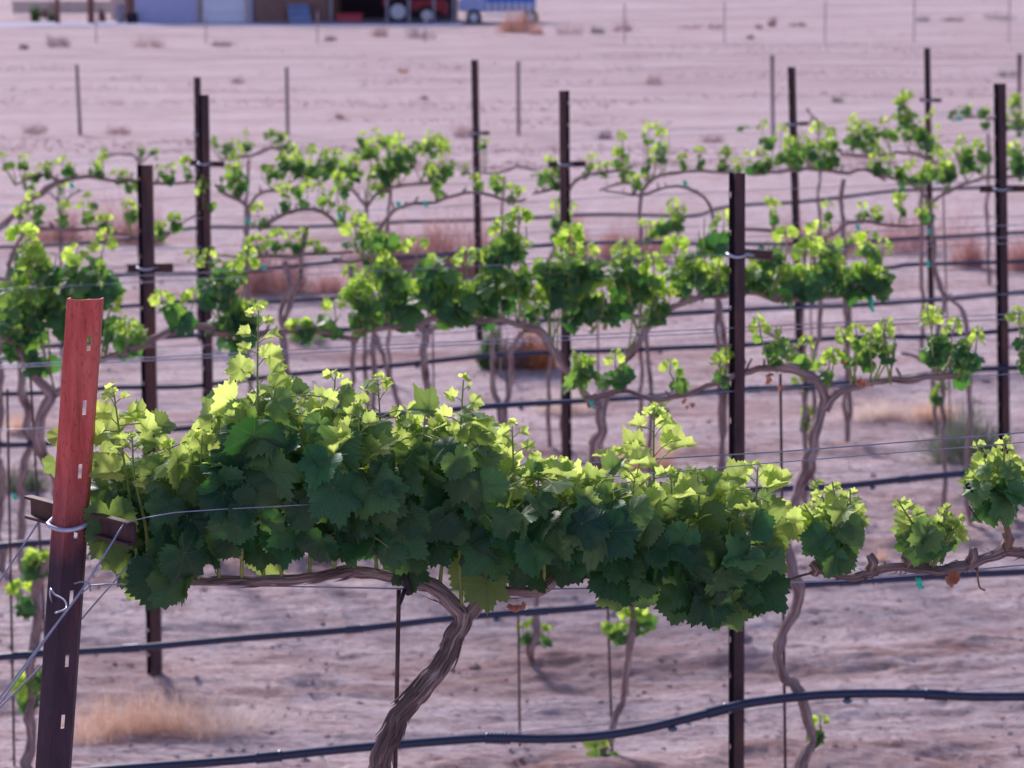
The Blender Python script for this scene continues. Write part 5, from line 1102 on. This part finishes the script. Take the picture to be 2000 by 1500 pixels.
mBlue = simple('blue_paint', (.03, .17, .72), .4, 0, .1, 3); mPale = simple('pale_blue_metal', (.36, .42, .72), .45, .2, .15, 3); mBe = simple('beige_wall', (.62, .50, .46), .85, 0, .1, 1)
mGrav = simple('gravel', (.34, .31, .44), .95, 0, .15, 3); mSteel = simple('grey_steel', (.30, .27, .34), .6, .3, .2, 3)
def bbox(m, x0, x1, h0, h1, dep, off=0.0):
    """box between columns x0..x1, heights h0..h1 above the yard, depth dep behind the front face"""
    X0, X1 = (x0 - 1000) / sB, (x1 - 1000) / sB
    m.box(((X0 + X1) / 2, YB + off + dep / 2, GY + (h0 + h1) / 2), (X1 - X0, dep, h1 - h0))
GY = gzf((600 - 1000) / sB, YB) - .08
# yard strip of gravel
Vg = []; Fg = []
xs = np.linspace(-32, -2.5, 80); ysg = np.linspace(111.5, 118.5, 12)
for i, X in enumerate(xs):
    for Y in ysg: Vg.append((X, Y + .25 * math.sin(X * .9) - .9 * max(0, (X + 10) / 12), gzf(X, Y) + .03))
for i in range(len(xs) - 1):
    for j in range(len(ysg) - 1):
        a = i * len(ysg) + j; Fg.append((a, a + len(ysg), a + len(ysg) + 1, a + 1))
tag(obj('gravel_driveway', Vg, Fg, mGrav), 'bluish gravel drive in front of the buildings', 'driveway', kind='structure')
# garage
G = thing('garage', 'pale lilac garage with a white door at the top left', 'building', ((385 - 1000) / sB, YB, GY))
m = MB(); bbox(m, 275, 396, 0, 3.2, 6); bbox(m, 396, 500, 2.5, 3.2, 6); bbox(m, 493, 500, 0, 2.5, 6); bbox(m, 396, 493, 0, 2.5, 3, 3); m.build('wall', mW, G, False)
m = MB(); bbox(m, 402, 488, .06, 2.45, .1, .12)
d = m.build('garage_door', mD, G, False)
m = MB(); 
for k in range(4): bbox(m, 403, 487, .62 * k + .63, .62 * k + .65, .02, .10)
m.build('panel_seam', mW, d, False)
m = MB(); bbox(m, 394, 400, 0, 2.6, .15, -.1); m.build('door_frame', mT, G, False)
m = MB(); bbox(m, 488, 494, 0, 2.6, .15, -.1); m.build('door_frame', mT, G, False)
m = MB(); X0, X1 = (268 - 1000) / sB, (506 - 1000) / sB
m.add([(X0, YB - .5, GY + 3.15), (X1, YB - .5, GY + 3.15), (X1, YB + 3, GY + 4.4), (X0, YB + 3, GY + 4.4), (X0, YB + 6.5, GY + 3.15), (X1, YB + 6.5, GY + 3.15)], [(0, 1, 2, 3), (3, 2, 5, 4), (0, 3, 4), (1, 5, 2)]); m.build('roof', mRoof, G, False)
# open shed
Sh = thing('open_shed', 'brown open-fronted shed with slim posts beside the garage', 'building', ((690 - 1000) / sB, YB, GY))
m = MB(); bbox(m, 502, 655, 0, 3.2, 5.8, .1); bbox(m, 655, 890, 0, 3.2, .2, 5.6); m.build('wall', mBr, Sh, False)
m = MB(); bbox(m, 656, 890, 0, 3.1, .05, 5.5); m.build('interior_shade', mDark, Sh, False)  # near-black sheet before the back wall, paints the shade inside the shed
for x in (652, 760, 802, 850, 888): m = MB(); bbox(m, x - 2.4, x + 2.4, 0, 3.1, .16, -.3); m.build('post', mSteel, Sh, False)
m = MB(); bbox(m, 498, 896, 3.2, 3.35, 6.8, -.7); m.build('roof', mRoof, Sh, False)
# tractor (side view, nose to the right)
def wheel(t, x, h, r, off, wd=.4):
    X = (x - 1000) / sB; zc = GY + r; w = MB(); pts = [Vector((X, YB + off + q, zc)) for q in (0, .04, wd - .04, wd)]
    w.tube(pts, [r * .9, r, r, r * .9], 24)
    for k in range(18):
        a = 6.283 * k / 18; w.box((X + math.cos(a) * r, YB + off + wd / 2, zc + math.sin(a) * r), (.05, wd, .09), M=Matrix.Rotation(-a, 3, 'Y'))
    ty = w.build('wheel', mRub, t, True)
    q = MB(); q.tube([Vector((X, YB + off - .04, zc)), Vector((X, YB + off + .06, zc))], [r * .56, r * .6], 20); q.build('rim', mRim, ty, False)
Tr = thing('tractor', 'red tractor with white wheel rims parked in the shed', 'tractor', ((805 - 1000) / sB, YB + 1.5, GY))
m = MB(); bbox(m, 800, 868, .75, 1.35, .8, 1.9); bbox(m, 862, 874, .6, 1.25, .7, 1.95); m.build('hood', mRed, Tr, False)
m = MB(); bbox(m, 762, 806, .55, .95, .7, 1.95); bbox(m, 768, 782, 1.0, 1.6, .6, 2.0); m.build('seat', mDark, Tr, False)
m = MB(); bbox(m, 755, 800, 1.38, 1.46, .4, 1.55); bbox(m, 748, 756, 1.05, 1.42, .4, 1.55); m.build('fender', mRed, Tr, False)
m = MB(); bbox(m, 824, 860, .45, .8, .5, 2.05); m.build('engine', mDark, Tr, False)
m = MB(); X = (792 - 1000) / sB; m.tube([(X, YB + 2.3, GY + 1.2), (X - .3, YB + 2.3, GY + 1.7)], .03, 6); m.build('steering_column', mDark, Tr)
m = MB(); X = (845 - 1000) / sB; m.tube([(X, YB + 2.2, GY + 1.3), (X, YB + 2.2, GY + 2.1)], .04, 8); m.build('exhaust', mSteel, Tr)
wheel(Tr, 778, 0, .72, 1.4); wheel(Tr, 834, 0, .52, 1.45, .3); wheel(Tr, 778, 0, .72, 2.6); wheel(Tr, 834, 0, .52, 2.6, .3)
# red box, blue folding rack
t = thing('toolbox', 'low red box on the ground at the shed front', 'box', ((690 - 1000) / sB, YB - .6, GY)); m = MB(); bbox(m, 664, 712, .12, .5, .5, -.7); m.build('body', mRed, t, False); m = MB(); bbox(m, 662, 714, .5, .58, .56, -.73); m.build('lid', mRed, t, False)
t = thing('folding_frame', 'blue mesh frame leaning on the brown wall', 'frame', ((592 - 1000) / sB, YB - .4, GY)); X0 = (573 - 1000) / sB; X1 = (610 - 1000) / sB
m = MB()
for k in range(5):
    f = k / 4; x = X0 + (X1 - X0) * f; m.tube([(x + .12, YB - .8, GY + .05), (x - .1, YB - .15, GY + 1.05)], .05, 6)
for k in range(4):
    f = k / 3; m.tube([(X0 + .12 - .22 * f, YB - .8 + .65 * f, GY + .07 + .95 * f), (X1 + .12 - .22 * f, YB - .8 + .65 * f, GY + .07 + .95 * f)], .05, 6)
m.build('frame', mPale, t)
m = MB(); m.add([(X0 + .1, YB - .7, GY + .1), (X1 + .1, YB - .7, GY + .1), (X1 - .08, YB - .12, GY + 1.0), (X0 - .08, YB - .12, GY + 1.0)], [(0, 1, 2, 3)]); m.build('panel', simple('teal_mesh', (.10, .22, .42), .6, 0, .3, 3), t, False)
# truck
Tk = thing('parked_truck', 'blue and silver truck parked right of the shed', 'truck', ((975 - 1000) / sB, YB + 1, GY))
m = MB(); X0 = (896 - 1000) / sB; X1 = (1046 - 1000) / sB
prof = [(0, .55), (0, .95), (.35, 1.12), (1.15, 1.2), (1.55, 1.85), (2.6, 1.9), (2.75, 1.25), (4.15, 1.25), (4.17, .6), (3.6, .5), (1.4, .5), (.3, .5)]
V = [(X0 + a, YB + .6, GY + b * 1.25 + .1) for a, b in prof] + [(X0 + a, YB + 2.3, GY + b * 1.25 + .1) for a, b in prof]; n = len(prof)
m.add(V, [tuple(range(n)), tuple(range(2 * n - 1, n - 1, -1))] + [(i, n + i, n + (i + 1) % n, (i + 1) % n) for i in range(n)]); m.build('body', mPale, Tk, False)
m = MB(); bbox(m, 950, 1044, 1.2, 2.2, 1.5, .5); m.build('cargo', mBlue, Tk, False)
m = MB(); 
for k in range(7): bbox(m, 952 + k * 13, 957 + k * 13, .62, 1.2, .06, .42)
bbox(m, 948, 1046, .42, .5, .06, .42); m.build('side_rail', mRim, Tk, False)
m = MB(); bbox(m, 936, 952, 1.45, 1.85, .04, .56); m.build('window', mDark, Tk, False)
wheel(Tk, 926, 0, .40, .5, .3); wheel(Tk, 1036, 0, .40, .5, .3); wheel(Tk, 926, 0, .40, 2.0, .3); wheel(Tk, 1036, 0, .40, 2.0, .3)
# things left of the garage
def yardpost(x, w, lb, top=-40, off=0):
    m = MB(); p = bp(x, 42, off); m.tube([(p.x, p.y, gzf(p.x, p.y) - .1), (p.x, p.y, gzf(p.x, p.y) + 3.4)], [w / sB / 2, w / sB / 2 * .9], 10); tag(m.build('timber_post', mBrT), lb, 'post', 'timber posts left of the garage')
mBrT = simple('timber', (.24, .10, .09), .85, 0, .3, 4)
yardpost(113, 9, 'slim brown timber post at the top left', off=-1); yardpost(178, 13, 'thick brown timber post left of the barrels', off=-1)
t = thing('yard_wall', 'low beige wall behind the timber posts', 'wall', ((120 - 1000) / sB, YB + 12, GY)); m = MB(); bbox(m, -60, 150, .9, 1.5, .3, 12); m.build('masonry', mBe, t, False)
m = MB(); bbox(m, -62, 152, 1.5, 1.6, .4, 11.95); m.build('coping', mBe, t, False)
t = thing('storage_hut', 'beige hut behind the barrels left of the garage', 'hut', ((235 - 1000) / sB, YB + 5, GY)); m = MB(); bbox(m, 195, 262, 0, 2.6, 2.5, 5); m.build('wall', mBe, t, False); m = MB(); bbox(m, 190, 266, 2.6, 2.75, 2.9, 4.8); m.build('roof', mRoof, t, False); m = MB(); bbox(m, 225, 240, 0.1, 2.1, .06, 4.92); m.build('door', mDark, t, False)
for x, h, w, mt, lb in ((235, 1.0, 16, mSteel, 'grey barrel beside the garage, left one'), (258, .55, 22, mDark, 'dark low drum against the garage corner'), (252, 1.5, 10, mBrT, 'narrow dark drum standing behind the low one')):
    p = bp(x, 45, -.5 if h < 1.4 else .5); g_ = gzf(p.x, p.y); r = w / sB / 2; m = MB()
    zs = np.linspace(0, h, 9); m.tube([(p.x, p.y, g_ + z) for z in zs], [r * (1.04 if i in (0, 3, 5, 8) else 1) for i in range(9)], 16); tag(m.build('barrel', mt), lb, 'barrel', 'barrels left of the garage')
for x, y, rx, h, mt, lb in ((58, 38, 12, 22, 'gbush', 'small green shrub in the yard at the top left'), (92, 32, 14, 16, 'weed', 'low round shrub left of the slim timber post'), (40, 22, 26, 18, 'dbush', 'dark shrub behind the small green one at the top left'), (190, 38, 8, 18, 'dbush', 'shrub at the foot of the thick timber post')):
    X = (x - 1000) / sB; Yb = YB + (3 if y > 25 else 9); o = strands('shrub', lb, 'shrub', X, Yb, rx / sB, rx / sB, h / sB * 1.6, 500, mt, wd=.02, ball=True)

# ------------------------------------------------------------------ light, world, camera
SUN_EL, SUN_AZ = R_(36), R_(-28)      # azimuth measured from +Y towards +X
w = bpy.data.worlds.new('World'); S.world = w; w.use_nodes = True; nt = w.node_tree
bg = nt.nodes['Background']; sk = nt.nodes.new('ShaderNodeTexSky'); sk.sky_type = 'NISHITA'; sk.sun_disc = False
sk.sun_elevation = SUN_EL; sk.sun_rotation = SUN_AZ
tint = nt.nodes.new('ShaderNodeMix'); tint.data_type = 'RGBA'; tint.blend_type = 'MULTIPLY'; tint.inputs[0].default_value = 1; tint.inputs[7].default_value = (1.13, .99, 1.14, 1)
nt.links.new(sk.outputs[0], tint.inputs[6]); nt.links.new(tint.outputs[2], bg.inputs[0]); bg.inputs[1].default_value = .15
sd = bpy.data.lights.new('sun', 'SUN'); sd.energy = 5.0; sd.angle = R_(11); sd.color = (1, .95, .94)
so = bpy.data.objects.new('sun', sd); COL.objects.link(so)
dirv = Vector((math.sin(SUN_AZ) * math.cos(SUN_EL), math.cos(SUN_AZ) * math.cos(SUN_EL), math.sin(SUN_EL)))
so.rotation_euler = dirv.to_track_quat('Z', 'Y').to_euler(); so.location = (0, 0, 20)
cd = bpy.data.cameras.new('camera'); cam = bpy.data.objects.new('camera', cd); COL.objects.link(cam); S.camera = cam
cam.location = (0, 0, HC); cam.rotation_euler = (math.pi / 2 - PITCH, 0, 0)
cd.sensor_width = 36; cd.lens = F / 2000 * 36; cd.clip_end = 9000; cd.clip_start = .05
cd.dof.use_dof = True; cd.dof.focus_distance = 3.9; cd.dof.aperture_fstop = 7.0
S.view_settings.view_transform = 'Standard'; S.view_settings.look = 'None'; S.view_settings.exposure = 0
S.render.resolution_x = 1024; S.render.resolution_y = 768
